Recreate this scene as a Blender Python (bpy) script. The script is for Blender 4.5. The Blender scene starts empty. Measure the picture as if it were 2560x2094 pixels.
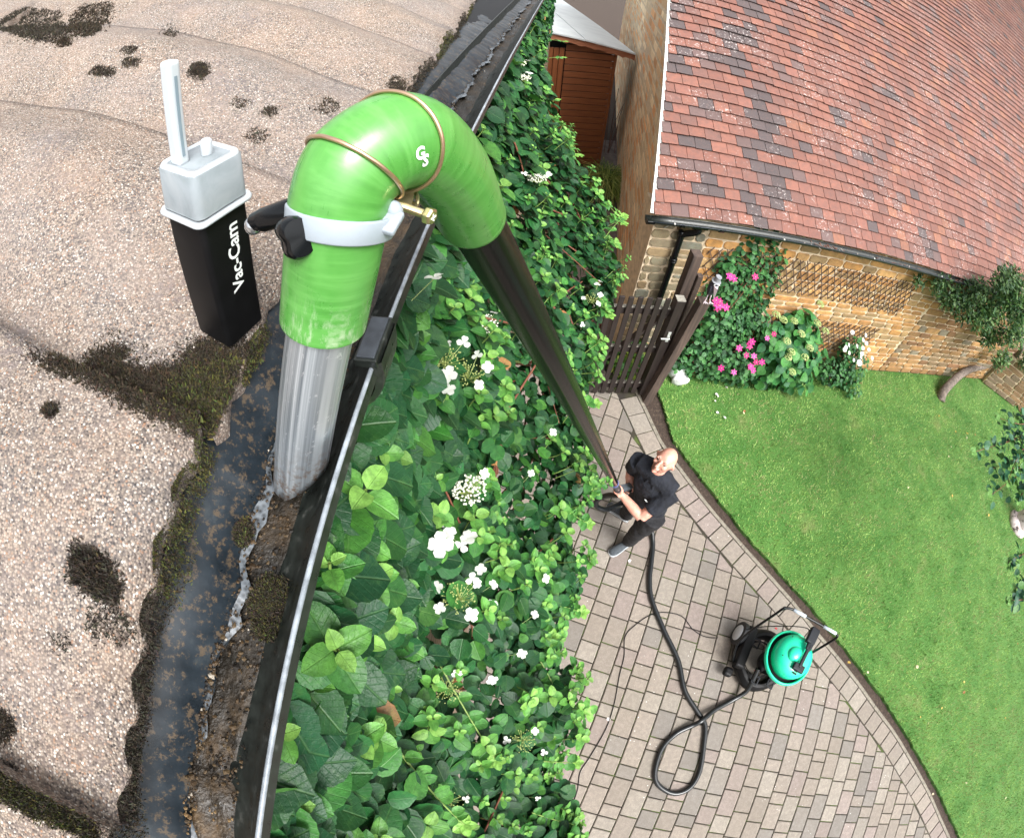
import bpy, math, random
import numpy as np
from mathutils import Matrix, Vector
R=math.radians
random.seed(7); rng=np.random.default_rng(7)
S=bpy.context.scene; COL=bpy.context.collection

# ------------------------------------------------------------------ camera
H=4.7                      # the lens hangs 4.7 m over the paving
FPX=1200.; CX,CY=1280.,1047.
Zc=np.array([0.0394281,-0.5417415,-0.8396199]); th=R(32.9)
u_=np.array([1230-1280,1734-1047.]); u_/=np.hypot(*u_)
nad=np.array([u_[0]*math.sin(th),u_[1]*math.sin(th),math.cos(th)])
Zw=-nad; Xw=np.array([.999,-.007,.052]); Xw-=Xw@Zw*Zw; Xw/=np.linalg.norm(Xw); Yw=np.cross(Zw,Xw)
RW=np.array([Xw,Yw,Zw])
def ray(px,py):
    d=np.array([px-CX,py-CY]); r=np.hypot(*d)+1e-9; t=r/FPX
    return RW@np.array([d[0]/r*math.sin(t),d[1]/r*math.sin(t),math.cos(t)])
CAMP=np.array([0,0,H])
def at(px,py,z=0.):
    r=ray(px,py); return Vector(r*((H-z)/-r[2])+CAMP)
def aty(px,py,Y):
    r=ray(px,py); return Vector(r*(Y/r[1])+CAMP)
def atd(px,py,d): return Vector(ray(px,py)*d+CAMP)
cd=bpy.data.cameras.new('camera'); cam=bpy.data.objects.new('camera',cd); COL.objects.link(cam); S.camera=cam
S.render.engine='CYCLES'
cd.type='PANO'; cd.sensor_width=36; cd.sensor_height=36*837/1024; cd.clip_start=.01; cd.clip_end=500
cd.panorama_type='FISHEYE_LENS_POLYNOMIAL'; cd.fisheye_fov=R(170)
cd.fisheye_polynomial_k0=0; cd.fisheye_polynomial_k1=-1/16.875; cd.fisheye_polynomial_k2=0; cd.fisheye_polynomial_k3=0; cd.fisheye_polynomial_k4=0
cam.matrix_world=Matrix([[RW[i][0],-RW[i][1],-RW[i][2],CAMP[i]] for i in range(3)]+[[0,0,0,1]])

# ------------------------------------------------------------------ world, sun, exposure
SUN_EL,SUN_AZ=R(54),R(150)        # azimuth measured clockwise from +Y
w=bpy.data.worlds.new('World'); S.world=w; w.use_nodes=True
nt=w.node_tree; bg=nt.nodes['Background']; sky=nt.nodes.new('ShaderNodeTexSky'); sky.sky_type='NISHITA'; sky.sun_disc=False
sky.sun_elevation=SUN_EL; sky.sun_rotation=SUN_AZ; sky.dust_density=6; sky.air_density=1.0; sky.ozone_density=1
hs=nt.nodes.new('ShaderNodeHueSaturation'); hs.inputs['Saturation'].default_value=.18
nt.links.new(sky.outputs[0],hs.inputs['Color']); nt.links.new(hs.outputs[0],bg.inputs[0]); bg.inputs[1].default_value=.15
sl=bpy.data.lights.new('sun','SUN'); sl.energy=1.35; sl.angle=R(24); sl.color=(1,.985,.965)
so=bpy.data.objects.new('sun',sl); COL.objects.link(so)
sd=Vector((math.sin(SUN_AZ)*math.cos(SUN_EL),math.cos(SUN_AZ)*math.cos(SUN_EL),math.sin(SUN_EL)))
so.rotation_euler=sd.to_track_quat('Z','Y').to_euler()
S.view_settings.view_transform='Standard'; S.view_settings.look='None'; S.view_settings.exposure=1.25; S.view_settings.gamma=1

# ------------------------------------------------------------------ materials
class NT:
    def __init__(s,name):
        s.m=bpy.data.materials.new(name); s.m.use_nodes=True; s.t=s.m.node_tree
        s.b=s.t.nodes['Principled BSDF']; s.out=s.t.nodes['Material Output']
    def n(s,typ,ins={},**kw):
        x=s.t.nodes.new('ShaderNode'+typ)
        for k,v in kw.items(): setattr(x,k,v)
        for k,v in ins.items(): s.set(x.inputs[k],v)
        return x
    def set(s,inp,v):
        if isinstance(v,bpy.types.NodeSocket): s.t.links.new(v,inp)
        else:
            if isinstance(v,(tuple,list)) and len(v)==3 and inp.type=='RGBA': v=(*v,1)
            inp.default_value=v
    def p(s,**kw):
        for k,v in kw.items(): s.set(s.b.inputs[k.replace('_',' ')],v)
        return s
    def mix(s,f,a,b,mode='MIX'):
        x=s.n('MixRGB',{0:f,1:a,2:b},blend_type=mode); return x.outputs[0]
    def ramp(s,f,stops,interp='LINEAR'):
        x=s.n('ValToRGB',{0:f}); x.color_ramp.interpolation=interp
        while len(x.color_ramp.elements)<len(stops): x.color_ramp.elements.new(.5)
        for e,(p,c) in zip(x.color_ramp.elements,stops):
            e.position=p; e.color=(*c,1) if isinstance(c,(tuple,list)) else (c,c,c,1)
        return x.outputs[0]
    def obj(s): return s.n('TexCoord').outputs['Object']
    def geo(s): return s.n('NewGeometry').outputs['Position']
    def noise(s,scale,detail=4,rough=.55,vec=None,dist=0):
        x=s.n('TexNoise',{'Scale':scale,'Detail':detail,'Roughness':rough,'Distortion':dist})
        s.t.links.new(vec or s.geo(),x.inputs['Vector']); return x.outputs[0]
    def voro(s,scale,feature='F1',vec=None,out=0,rnd=1.):
        x=s.n('TexVoronoi',{'Scale':scale,'Randomness':rnd},feature=feature)
        s.t.links.new(vec or s.geo(),x.inputs['Vector']); return x.outputs[out]
    def attr(s,name='col',out='Color'): return s.n('Attribute',attribute_name=name).outputs[out]
    def math(s,op,a,b=0.,c=0.):
        return s.n('Math',{0:a,1:b,2:c},operation=op).outputs[0]
    def bump(s,h,strength=.5,dist=.005):
        x=s.n('Bump',{'Strength':strength,'Distance':dist,'Height':h}); s.t.links.new(x.outputs[0],s.b.inputs['Normal']); return s
def plain(name,c,rough=.5,metal=0.,spec=.5,nscale=0,namt=.12,bump=0,bscale=300,bd=.001,coat=0):
    s=NT(name); col=c
    if nscale:
        f=s.noise(nscale,5); d=tuple(x*(1-namt) for x in c); l=tuple(min(1,x*(1+namt)) for x in c)
        col=s.ramp(f,[(.3,d),(.7,l)])
    s.p(Base_Color=col,Roughness=rough,Metallic=metal,Specular_IOR_Level=spec)
    if coat: s.p(Coat_Weight=coat,Coat_Roughness=.1)
    if bump: s.bump(s.noise(bscale,3),bump,bd)
    return s.m

# stone-chip concrete roof tile
s=NT('chip_concrete'); g=s.geo()
v1=s.n('TexVoronoi',{'Scale':500.}); s.t.links.new(g,v1.inputs['Vector'])
grain=s.n('SeparateColor',{0:v1.outputs['Color']}).outputs[0]
gc=s.ramp(grain,[(0,(.025,.022,.021)),(.16,(.065,.052,.045)),(.26,(.165,.130,.102)),(.5,(.255,.207,.162)),(.74,(.33,.278,.228)),(.83,(.23,.115,.06)),(.89,(.32,.28,.24)),(1,(.56,.53,.48))])
gap=s.ramp(v1.outputs['Distance'],[(.42,1.),(.72,0.)])
gc=s.mix(s.math('SUBTRACT',1.,s.n('RGBToBW',{0:gap}).outputs[0]),gc,(.11,.088,.076))
big=s.noise(9,4); st=s.ramp(big,[(.50,0.),(.66,1.)])
fine=s.noise(130,3); st2=s.ramp(fine,[(.42,0.),(.62,1.)])
stain=s.math('MULTIPLY',s.math('MULTIPLY',s.n('RGBToBW',{0:st}).outputs[0],s.n('RGBToBW',{0:st2}).outputs[0]),.8)
gc=s.mix(stain,gc,(.13,.105,.10))
gc=s.mix(s.math('MULTIPLY',s.ramp(s.noise(14,3),[(.4,0.),(.7,1.)]),.22),gc,(.36,.25,.18),'MIX'); gc=s.mix(s.math('MULTIPLY',s.ramp(s.noise(5,3),[(.42,0.),(.62,1.)]),.45),gc,s.mix(.5,gc,(.16,.155,.16)))
s.p(Base_Color=gc,Roughness=.85); s.bump(s.math('ADD',s.math('SUBTRACT',1.,v1.outputs['Distance']),s.math('MULTIPLY',s.noise(38,4),1.2)),.75,.0014); M_CHIP=s.m
# moss
s=NT('moss'); s.p(Base_Color=s.mix(.25,s.attr(),s.ramp(s.noise(160,3),[(.3,(.008,.006,.004)),(.7,(.06,.048,.02))])),Roughness=.9); M_MOSS=s.m
# gutter plastics
s=NT('black_gutter_plastic'); d=s.noise(60,5); s.p(Base_Color=s.ramp(d,[(.35,(.008,.010,.009)),(.62,(.018,.022,.019)),(.85,(.12,.12,.11))]),Roughness=s.ramp(d,[(.3,.22),(.8,.6)])); M_GUT=s.m
M_LIP=plain('highlight_grey_gutter_lip',(.20,.225,.25),.3,nscale=80,namt=.4)  # grey paints the highlight line along the black rim
s=NT('wet_felt'); d=s.noise(22,6,.65); e2=s.noise(120,6,.75)
s.p(Base_Color=s.mix(s.ramp(e2,[(.53,0.),(.60,.85)]),s.ramp(d,[(.3,(.006,.009,.012)),(.6,(.016,.023,.030)),(.8,(.06,.07,.072))]),(.085,.062,.04)),Roughness=s.ramp(d,[(.3,.22),(.7,.5)]),Specular_IOR_Level=.35); s.bump(s.noise(45,4),.25,.002); M_FELT=s.m
s=NT('wet_silt'); d=s.noise(16,6,.65); e2=s.noise(300,3)
sil=s.ramp(d,[(.34,(.010,.008,.006)),(.50,(.035,.022,.010)),(.62,(.12,.068,.024)),(.8,(.20,.12,.045))])
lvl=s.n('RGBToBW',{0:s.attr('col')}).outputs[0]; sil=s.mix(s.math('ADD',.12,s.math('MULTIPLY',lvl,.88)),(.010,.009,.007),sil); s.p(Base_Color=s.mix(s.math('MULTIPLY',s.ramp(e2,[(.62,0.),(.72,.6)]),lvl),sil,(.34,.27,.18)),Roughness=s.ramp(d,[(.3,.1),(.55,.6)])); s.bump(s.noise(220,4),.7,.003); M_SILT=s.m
s=NT('foam_film'); vv=s.voro(230,out=0); s.p(Base_Color=s.ramp(vv,[(.1,(.012,.012,.012)),(.35,(.05,.058,.066)),(.7,(.11,.125,.14))]),Roughness=.42,Specular_IOR_Level=.5); s.bump(vv,.3,.001); M_FOAM=s.m
# vacuum head
s=NT('green_rubber'); g=s.obj(); sc=s.attr('luv','Vector'); mp=s.n('Mapping',{'Vector':sc,'Scale':(3,260,1)}); bands=s.noise(1,4,.6,mp.outputs[0])
mp2=s.n('Mapping',{'Vector':sc,'Scale':(6,30,1)}); sm=s.noise(1,5,.6,mp2.outputs[0])
gcol=s.ramp(bands,[(.3,(.050,.200,.032)),(.5,(.066,.245,.042)),(.72,(.11,.32,.075))]); gcol=s.mix(s.ramp(sm,[(.40,0.),(.70,.8)]),gcol,(.095,.30,.06))
scuff=s.attr('col'); sf=s.n('RGBToBW',{0:scuff}).outputs[0]; mp3=s.n('Mapping',{'Vector':sc,'Scale':(26,60,1),'Rotation':(0,0,.9)})
sn=s.ramp(s.noise(1,6,.7,mp3.outputs[0]),[(.5,0.),(.66,1.)])
gcol=s.mix(s.math('MULTIPLY',sf,sn),gcol,(.38,.46,.32))
s.p(Base_Color=gcol,Roughness=s.ramp(sm,[(.35,.24),(.7,.42)]),Specular_IOR_Level=.6,Coat_Weight=.15,Coat_Roughness=.2); s.bump(bands,.12,.001); M_RUB=s.m
s=NT('scratched_aluminium'); sc=s.attr('luv','Vector'); mp=s.n('Mapping',{'Vector':sc,'Scale':(40,2.5,1)}); a=s.noise(1,4,.6,mp.outputs[0])
dirt=s.n('RGBToBW',{0:s.attr('col')}).outputs[0]; sp=s.ramp(s.noise(160,5,.7),[(.46,0.),(.60,1.)])
mp3=s.n('Mapping',{'Vector':sc,'Scale':(30,90,1),'Rotation':(0,0,.5)}); scr=s.ramp(s.noise(1,6,.75,mp3.outputs[0]),[(.60,0.),(.66,.7)])
c1=s.ramp(a,[(.3,(.28,.32,.36)),(.5,(.50,.55,.59)),(.7,(.72,.77,.80))]); c1=s.mix(scr,c1,(.85,.88,.9)); c1=s.mix(s.math('MULTIPLY',dirt,sp),c1,(.24,.13,.06))
s.p(Base_Color=c1,Metallic=.8,Roughness=s.ramp(a,[(.3,.28),(.7,.44)])); s.bump(a,.15,.0006); M_ALU=s.m
M_WIRE=plain('copper_wire',(.62,.42,.28),.28,.9)
M_BRASS=plain('zinc_yellow_steel',(.52,.44,.24),.28,.9,nscale=200,namt=.2)
M_CLAMP=plain('blue_grey_plastic',(.27,.31,.345),.38,coat=.2,nscale=40,namt=.06)
M_BLK=plain('black_plastic',(.004,.004,.0045),.5,spec=.22,nscale=60,namt=.3)
M_GLOSSBLK=plain('gloss_black_plastic',(.004,.005,.006),.16,spec=.28)
s=NT('pole_carbon'); mp=s.n('Mapping',{'Vector':s.attr('luv','Vector'),'Scale':(14,1.2,1)}); a=s.noise(1,3,.5,mp.outputs[0])
s.p(Base_Color=s.ramp(a,[(.35,(.002,.004,.003)),(.5,(.004,.0035,.0035)),(.65,(.009,.0075,.0075))]),Roughness=.24,Specular_IOR_Level=.16); M_POLE=s.m
M_POLE2=plain('pole_lower_grey',(.065,.065,.072),.3,.3,nscale=40,namt=.3)
s=NT('frosted_cap'); s.p(Base_Color=s.ramp(s.noise(28,5,.6,dist=.6),[(.25,(.26,.31,.33)),(.5,(.42,.47,.50)),(.8,(.56,.60,.62))]),Roughness=.16,Transmission_Weight=.45,IOR=1.3); M_CAP=s.m
M_CAPW=plain('milky_plastic',(.48,.52,.55),.25,coat=.3)
M_WHITE=plain('white_print',(.80,.84,.82),.5)
# clay tiles
s=NT('clay_tile'); c=s.attr(); n1=s.noise(18,5,.65); n2=s.noise(70,4,.7)
c=s.mix(s.ramp(n1,[(.38,0.),(.72,.55)]),c,(.075,.048,.044)); c=s.mix(s.ramp(n2,[(.5,0.),(.8,.4)]),c,(.25,.13,.10))
li=s.voro(5.5,out=0); sp=s.noise(38,4,.7)
lm=s.math('MULTIPLY',s.ramp(s.noise(1.7,3),[(.50,0.),(.58,1.)]),s.ramp(sp,[(.58,0.),(.65,1.)]))
c=s.mix(lm,c,(.48,.43,.41)); s.p(Base_Color=c,Roughness=.8); s.bump(n2,.4,.004); M_TILE=s.m
# stone walls
s=NT('iron_stone'); c=s.attr(); n1=s.noise(9,6,.65); n2=s.noise(60,5,.6)
c=s.mix(s.ramp(n1,[(.38,0.),(.72,.65)]),c,(.115,.075,.038)); c=s.mix(s.ramp(n2,[(.5,0.),(.75,.35)]),c,(.50,.30,.13))
s.p(Base_Color=c,Roughness=.88); s.bump(n2,.7,.012); M_STONE=s.m
s=NT('pale_gable_stone'); c=s.attr(); n1=s.noise(5,6,.65); n2=s.noise(60,5,.6)
c=s.mix(s.ramp(n1,[(.38,0.),(.72,.5)]),c,(.52,.36,.21)); c=s.mix(s.ramp(n2,[(.5,0.),(.75,.35)]),c,(.70,.60,.44)); s.p(Base_Color=c,Roughness=.88); s.bump(n2,.6,.01); M_STONE2=s.m
M_MORTAR=plain('lime_mortar',(.62,.50,.35),.9,nscale=14,namt=.25,bump=.5,bscale=120,bd=.004)
def wood(name,c1,c2,ax=2,rough=.6,sc=1.):
    s=NT(name); k=[30*sc,30*sc,30*sc]; k[ax]=1.6*sc
    mp=s.n('Mapping',{'Vector':s.obj(),'Scale':tuple(k)}); a=s.noise(1,5,.6,mp.outputs[0],dist=.4)
    b=s.noise(4,3); c=s.mix(s.ramp(b,[(.3,0.),(.8,.5)]),s.ramp(a,[(.3,c1),(.7,c2)]),c1)
    s.p(Base_Color=c,Roughness=rough); s.bump(a,.4,.002); return s.m
M_SHED=wood('stained_shed_board',(.135,.042,.014),(.235,.078,.026),0,.5)
M_SHEDV=wood('stained_shed_door_board',(.15,.045,.014),(.26,.085,.026),2,.5)
M_FASC=wood('peeling_red_fascia',(.20,.06,.028),(.42,.19,.10),0,.6)
M_GATE=wood('dark_gate_wood',(.012,.009,.008),(.035,.023,.020),2,.55)
M_OLD=wood('weathered_sleeper_wood',(.03,.022,.018),(.13,.088,.068),2,.85)
M_GREY=wood('grey_weathered_end_grain',(.20,.19,.16),(.38,.36,.31),2,.8)
M_TREL=wood('trellis_lath',(.045,.026,.02),(.12,.075,.055),0,.7)
M_REDWD=wood('varnished_soffit',(.20,.055,.02),(.36,.12,.05),1,.4)
s=NT('shed_roof_felt'); s.p(Base_Color=s.ramp(s.noise(3,5),[(.3,(.48,.52,.54)),(.7,(.58,.62,.63))]),Roughness=.75); M_RFELT=s.m
# ground
s=NT('soil'); a=s.noise(30,6,.7); s.p(Base_Color=s.ramp(a,[(.3,(.018,.012,.009)),(.55,(.055,.037,.027)),(.8,(.13,.095,.07))]),Roughness=.95); s.bump(a,.8,.02); M_SOIL=s.m
s=NT('joint_sand'); a=s.noise(5,4); s.p(Base_Color=s.ramp(a,[(.35,(.024,.019,.015)),(.52,(.04,.036,.020)),(.62,(.055,.080,.016))]),Roughness=.95); M_JOINT=s.m
s=NT('paver_concrete'); c=s.attr(); a=s.noise(120,4,.7); b=s.noise(1.1,4); 
c=s.mix(s.ramp(a,[(.35,.45),(.55,0.)]),c,(.08,.065,.055)); c=s.mix(s.ramp(a,[(.62,0.),(.8,.4)]),c,(.42,.38,.34)); c=s.mix(s.ramp(b,[(.4,0.),(.75,.3)]),c,(.20,.165,.12)); c=s.mix(s.ramp(s.noise(22,4,.7),[(.45,.30),(.6,0.)]),c,(.10,.085,.07))
sp=s.ramp(s.voro(17,out=0),[(.05,1.),(.10,0.)]); sm=s.ramp(s.noise(.9,3),[(.52,0.),(.6,.9)])
c=s.mix(s.math('MULTIPLY',sp,sm),c,(.75,.75,.72)); s.p(Base_Color=c,Roughness=.85); s.bump(a,.5,.004); M_PAVE=s.m
M_KERB=plain('concrete_kerb',(.19,.17,.135),.9,nscale=30,namt=.3,bump=.4,bscale=100,bd=.004)
M_CONC=plain('path_concrete',(.19,.155,.14),.9,nscale=5,namt=.35,bump=.4,bscale=60,bd=.005)
s=NT('lawn_base'); a=s.noise(2.2,5,.6); s.p(Base_Color=s.ramp(a,[(.3,(.035,.125,.014)),(.6,(.07,.17,.028)),(.8,(.16,.18,.06))]),Roughness=.9); s.bump(s.noise(60,4),.8,.02); M_LAWN=s.m
s=NT('grass_blade'); c=s.attr(); s.p(Base_Color=c,Roughness=.55); 
tr=s.n('BsdfTranslucent',{'Color':c}); mx=s.n('MixShader',{0:.25,1:s.b.outputs[0],2:tr.outputs[0]}); s.t.links.new(mx.outputs[0],s.out.inputs[0]); M_GRASS=s.m
# leaves
def leafmat(name,rough=.36,vein=.5,tl=.18,gl=.5):
    s=NT(name); c=s.attr(); uv=s.attr('luv','Vector'); sx=s.n('SeparateXYZ',{0:uv}); u=s.math('ABSOLUTE',sx.outputs[0]); v=sx.outputs[1]
    mid=s.ramp(u,[(.0,1.),(.06,0.)])
    sv=s.math('FRACT',s.math('SUBTRACT',s.math('MULTIPLY',v,6.),s.math('MULTIPLY',u,2.4))); side=s.ramp(sv,[(.0,.28),(.10,0.),(.92,0.),(1.,.28)])
    vm=s.math('MULTIPLY',s.math('MAXIMUM',mid,side),vein)
    c2=s.mix(vm,c,s.mix(.5,c,(.30,.50,.18))); c2=s.mix(s.ramp(s.noise(60,5,.65),[(.35,.5),(.6,0.)]),c2,(.008,.040,.012)); c2=s.mix(s.ramp(s.noise(38,4),[(.55,0.),(.75,.35)]),c2,s.mix(.5,c2,(.16,.34,.07)))
    s.p(Base_Color=c2,Roughness=rough,Specular_IOR_Level=gl); s.bump(s.math('ADD',s.math('SUBTRACT',1.,s.math('MAXIMUM',mid,side)),s.math('MULTIPLY',s.noise(170,3),1.1)),.55,.0022)
    tr=s.n('BsdfTranslucent',{'Color':c2}); mx=s.n('MixShader',{0:tl,1:s.b.outputs[0],2:tr.outputs[0]}); s.t.links.new(mx.outputs[0],s.out.inputs[0]); return s.m
M_LEAF=leafmat('climber_leaf',.42,.26,.15,.28); M_LEAF2=leafmat('shrub_leaf',.5,.3,.2,.35)
s=NT('petal'); c=s.attr(); s.p(Base_Color=c,Roughness=.6); tr=s.n('BsdfTranslucent',{'Color':c}); mx=s.n('MixShader',{0:.25,1:s.b.outputs[0],2:tr.outputs[0]}); s.t.links.new(mx.outputs[0],s.out.inputs[0]); M_PETAL=s.m
M_TWIG=plain('red_brown_twig',(.16,.055,.03),.7,nscale=30,namt=.3)
M_STEM=plain('green_stem',(.17,.26,.06),.5,nscale=30,namt=.2)
M_BARK=plain('grey_bark',(.15,.12,.10),.9,nscale=18,namt=.6,bump=.9,bscale=40,bd=.02)
s=NT('birch_bark'); a=s.noise(9,5,.7); s.p(Base_Color=s.ramp(a,[(.38,(.04,.03,.025)),(.45,(.45,.38,.36)),(.7,(.70,.63,.62))]),Roughness=.8); s.bump(a,.5,.01); M_BIRCH=s.m
# person
s=NT('skin'); a=s.noise(22,4); s.p(Base_Color=s.ramp(a,[(.3,(.56,.26,.19)),(.7,(.70,.38,.29))]),Roughness=.42,Subsurface_Weight=.12,Subsurface_Radius=(.02,.008,.004),Subsurface_Scale=.3); M_SKIN=s.m
M_STUB=plain('stubble',(.30,.20,.16),.8,nscale=200,namt=.4)
M_CLOTH=plain('navy_black_cotton',(.008,.010,.016),.9,nscale=20,namt=.4,bump=.5,bscale=30,bd=.02)
M_TROU=plain('black_work_cotton',(.009,.009,.011),.85,nscale=20,namt=.4,bump=.5,bscale=30,bd=.02)
M_SHOE=plain('grey_suede',(.045,.055,.065),.8,nscale=60,namt=.3); M_SOLE=plain('pale_sole',(.35,.38,.40),.7)
M_EYE=plain('dark_eye',(.02,.015,.012),.3)
M_HOSE=plain('black_rubber_hose',(.010,.012,.013),.24)
M_GRN=plain('speckled_green_plastic',(.012,.62,.34),.28,nscale=120,namt=.15,coat=.3)
M_GRND=plain('dark_green_rim_gap',(.004,.05,.03),.5)
M_TYRE=plain('wheel_rubber',(.012,.013,.015),.55); M_HUB=plain('wheel_cap_grey',(.55,.58,.62),.35)
M_GRIP=plain('grey_grip_tape',(.45,.52,.58),.5); M_RED=plain('red_plastic',(.6,.02,.03),.4)
M_ROCK=plain('white_stone',(.55,.57,.55),.8,nscale=12,namt=.3,bump=.6,bscale=30,bd=.02)
M_GALV=plain('galvanised_steel',(.45,.50,.54),.4,.6); M_WPAINT=plain('white_painted_board',(.62,.61,.57),.6,nscale=10,namt=.12)
M_BEAK=plain('pale_pinkish_paint',(.62,.52,.55),.5); M_HAT=plain('grey_metal_hat',(.28,.29,.31),.45,.3,nscale=60,namt=.3)
M_BIRD=plain('painted_black_metal',(.03,.03,.045),.45,nscale=60,namt=.5)
M_PHEAD=plain('switch_black',(.010,.012,.016),.5,spec=.25)

# ------------------------------------------------------------------ mesh helpers
class MB:
    def __init__(s): s.v=[];s.f=[];s.n=0;s.c=[];s.u=[];s.mi=[]
    def add(s,v,f,col=(1,1,1),uv=None,mi=0):
        v=np.asarray(v,float).reshape(-1,3); k=len(v)
        s.v.append(v); s.f.extend([tuple(i+s.n for i in q) for q in f]); s.mi.extend([mi]*len(f))
        c=np.asarray(col,float); s.c.append(np.tile(c,(k,1)) if c.ndim==1 else c)
        s.u.append(np.zeros((k,3)) if uv is None else np.asarray(uv,float)); s.n+=k; return s
    def build(s,name,mat,parent=None,smooth=False,bevel=0,seg=2,sub=0,crisp=False):
        me=bpy.data.meshes.new(name); V=np.vstack(s.v) if s.v else np.zeros((0,3))
        loc=Vector((0,0,0))
        me.from_pydata(V.tolist(),[],s.f)
        for m in (mat if isinstance(mat,(list,tuple)) else [mat]): me.materials.append(m)
        C=np.vstack(s.c); C=np.c_[C,np.ones(len(C))]
        a=me.attributes.new('col','FLOAT_COLOR','POINT'); a.data.foreach_set('color',C.ravel().astype(np.float32))
        a=me.attributes.new('luv','FLOAT_VECTOR','POINT'); a.data.foreach_set('vector',np.vstack(s.u).ravel().astype(np.float32))
        if smooth: me.polygons.foreach_set('use_smooth',[True]*len(me.polygons))
        if any(s.mi): me.polygons.foreach_set('material_index',s.mi)
        me.update(); o=bpy.data.objects.new(name,me); COL.objects.link(o)
        if parent: o.parent=parent; o.matrix_parent_inverse=parent.matrix_world.inverted()
        if bevel:
            b=o.modifiers.new('bevel','BEVEL'); b.width=bevel; b.segments=seg; b.limit_method='ANGLE'; b.angle_limit=R(30); b.harden_normals=False
        if crisp: e=o.modifiers.new('crisp','EDGE_SPLIT'); e.split_angle=R(38)
        if sub: q=o.modifiers.new('sub','SUBSURF'); q.levels=sub; q.render_levels=sub
        return o
def frame(d,up=(0,0,1)):
    z=Vector(d).normalized(); x=Vector(up).cross(z)
    if x.length<1e-4: x=Vector((1,0,0)).cross(z)
    x.normalize(); return x,z.cross(x),z
def box(mb,c,size,ax=None,col=(1,1,1)):
    """c centre, size (x,y,z), ax = three axis vectors"""
    ax=ax or (Vector((1,0,0)),Vector((0,1,0)),Vector((0,0,1))); c=Vector(c); vs=[]
    for k in (-.5,.5):
        for j in (-.5,.5):
            for i in (-.5,.5): vs.append(c+ax[0]*size[0]*i+ax[1]*size[1]*j+ax[2]*size[2]*k)
    return mb.add([tuple(v) for v in vs],[(0,2,3,1),(4,5,7,6),(0,1,5,4),(2,6,7,3),(0,4,6,2),(1,3,7,5)],col)
def bar(mb,a,b,w,h,up=(0,0,1),col=(1,1,1)):
    a,b=Vector(a),Vector(b); x,y,z=frame(b-a,up); return box(mb,(a+b)/2,(w,h,(b-a).length),(x,y,z),col)
def smooth_path(pts,n=8):
    P=[Vector(p) for p in pts]; out=[]
    for i in range(len(P)-1):
        p0=P[max(i-1,0)];p1=P[i];p2=P[i+1];p3=P[min(i+2,len(P)-1)]
        for k in range(n):
            t=k/n; out.append(.5*((2*p1)+(p2-p0)*t+(2*p0-5*p1+4*p2-p3)*t*t+(3*p1-p0-3*p2+p3)*t**3))
    out.append(P[-1]); return out
def interp(vals,n):
    o=[]
    for i in range(len(vals)-1):
        for k in range(n): o.append(vals[i]+(vals[i+1]-vals[i])*k/n)
    return o+[vals[-1]]
def tube(mb,pts,rad,n=12,caps=True,col=(1,1,1),squash=1.,up=None,cols=None,mi=0):
    P=[Vector(p) for p in pts]; m=len(P); rad=[rad]*m if not hasattr(rad,'__len__') else list(rad)
    T=[(P[min(i+1,m-1)]-P[max(i-1,0)]).normalized() for i in range(m)]
    x,y,_=frame(T[0],up or (0,0,1)); V=[];UV=[];L=0; CC=[]
    for i in range(m):
        if i:
            x=(x-T[i]*x.dot(T[i])).normalized(); y=T[i].cross(x); L+=(P[i]-P[i-1]).length
        for k in range(n):
            a=2*math.pi*k/n; V.append(tuple(P[i]+(x*math.cos(a)+y*math.sin(a)*squash)*rad[i])); UV.append((math.cos(a)*.5,L,math.sin(a)*.5)); CC.append(cols[i] if cols else col)
    F=[(i*n+k,i*n+(k+1)%n,(i+1)*n+(k+1)%n,(i+1)*n+k) for i in range(m-1) for k in range(n)]
    if caps: F+=[tuple(range(n-1,-1,-1)),tuple((m-1)*n+k for k in range(n))]
    return mb.add(V,F,CC,UV,mi)
def lathe(mb,prof,o,ax,n=32,col=(1,1,1),up=(0,1,0),mi=0):
    """prof [(r,h)..] round axis ax from o"""
    x,y,z=frame(ax,up); o=Vector(o); V=[];m=len(prof)
    for r,h in prof:
        for k in range(n):
            a=2*math.pi*k/n; V.append(tuple(o+z*h+(x*math.cos(a)+y*math.sin(a))*r))
    F=[(i*n+k,i*n+(k+1)%n,(i+1)*n+(k+1)%n,(i+1)*n+k) for i in range(m-1) for k in range(n)]
    return mb.add(V,F+[tuple(range(n-1,-1,-1)),tuple((m-1)*n+k for k in range(n))],col,mi=mi)
def blob(mb,c,r,seed=0,amp=.2,n=14,col=(1,1,1),mi=0):
    rg=random.Random(seed); ph=[(rg.uniform(0,6),rg.uniform(0,6),rg.uniform(1.5,3.5)) for _ in range(5)]
    V=[];m=n//2+1
    for i in range(m):
        t=math.pi*i/(m-1)
        for k in range(n):
            a=2*math.pi*k/n; d=Vector((math.sin(t)*math.cos(a),math.sin(t)*math.sin(a),math.cos(t)))
            q=1+amp*sum(math.sin(f*d.x*2+p1)*math.cos(f*d.y*2+p2)*.5 for p1,p2,f in ph)/1.5
            V.append((c[0]+d.x*r[0]*q,c[1]+d.y*r[1]*q,c[2]+d.z*r[2]*q))
    F=[(i*n+k,i*n+(k+1)%n,(i+1)*n+(k+1)%n,(i+1)*n+k) for i in range(m-1) for k in range(n)]
    return mb.add(V,F,col,mi=mi)
def tag(o,label=None,cat=None,group=None,kind=None):
    if label: o['label']=label
    if cat: o['category']=cat
    if group: o['group']=group
    if kind: o['kind']=kind
    return o
def empty(name,loc,label,cat,group=None):
    o=bpy.data.objects.new(name,None); COL.objects.link(o); o.location=loc; o.empty_display_size=.1
    o.matrix_world=Matrix.Translation(Vector(loc)); return tag(o,label,cat,group)
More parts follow.
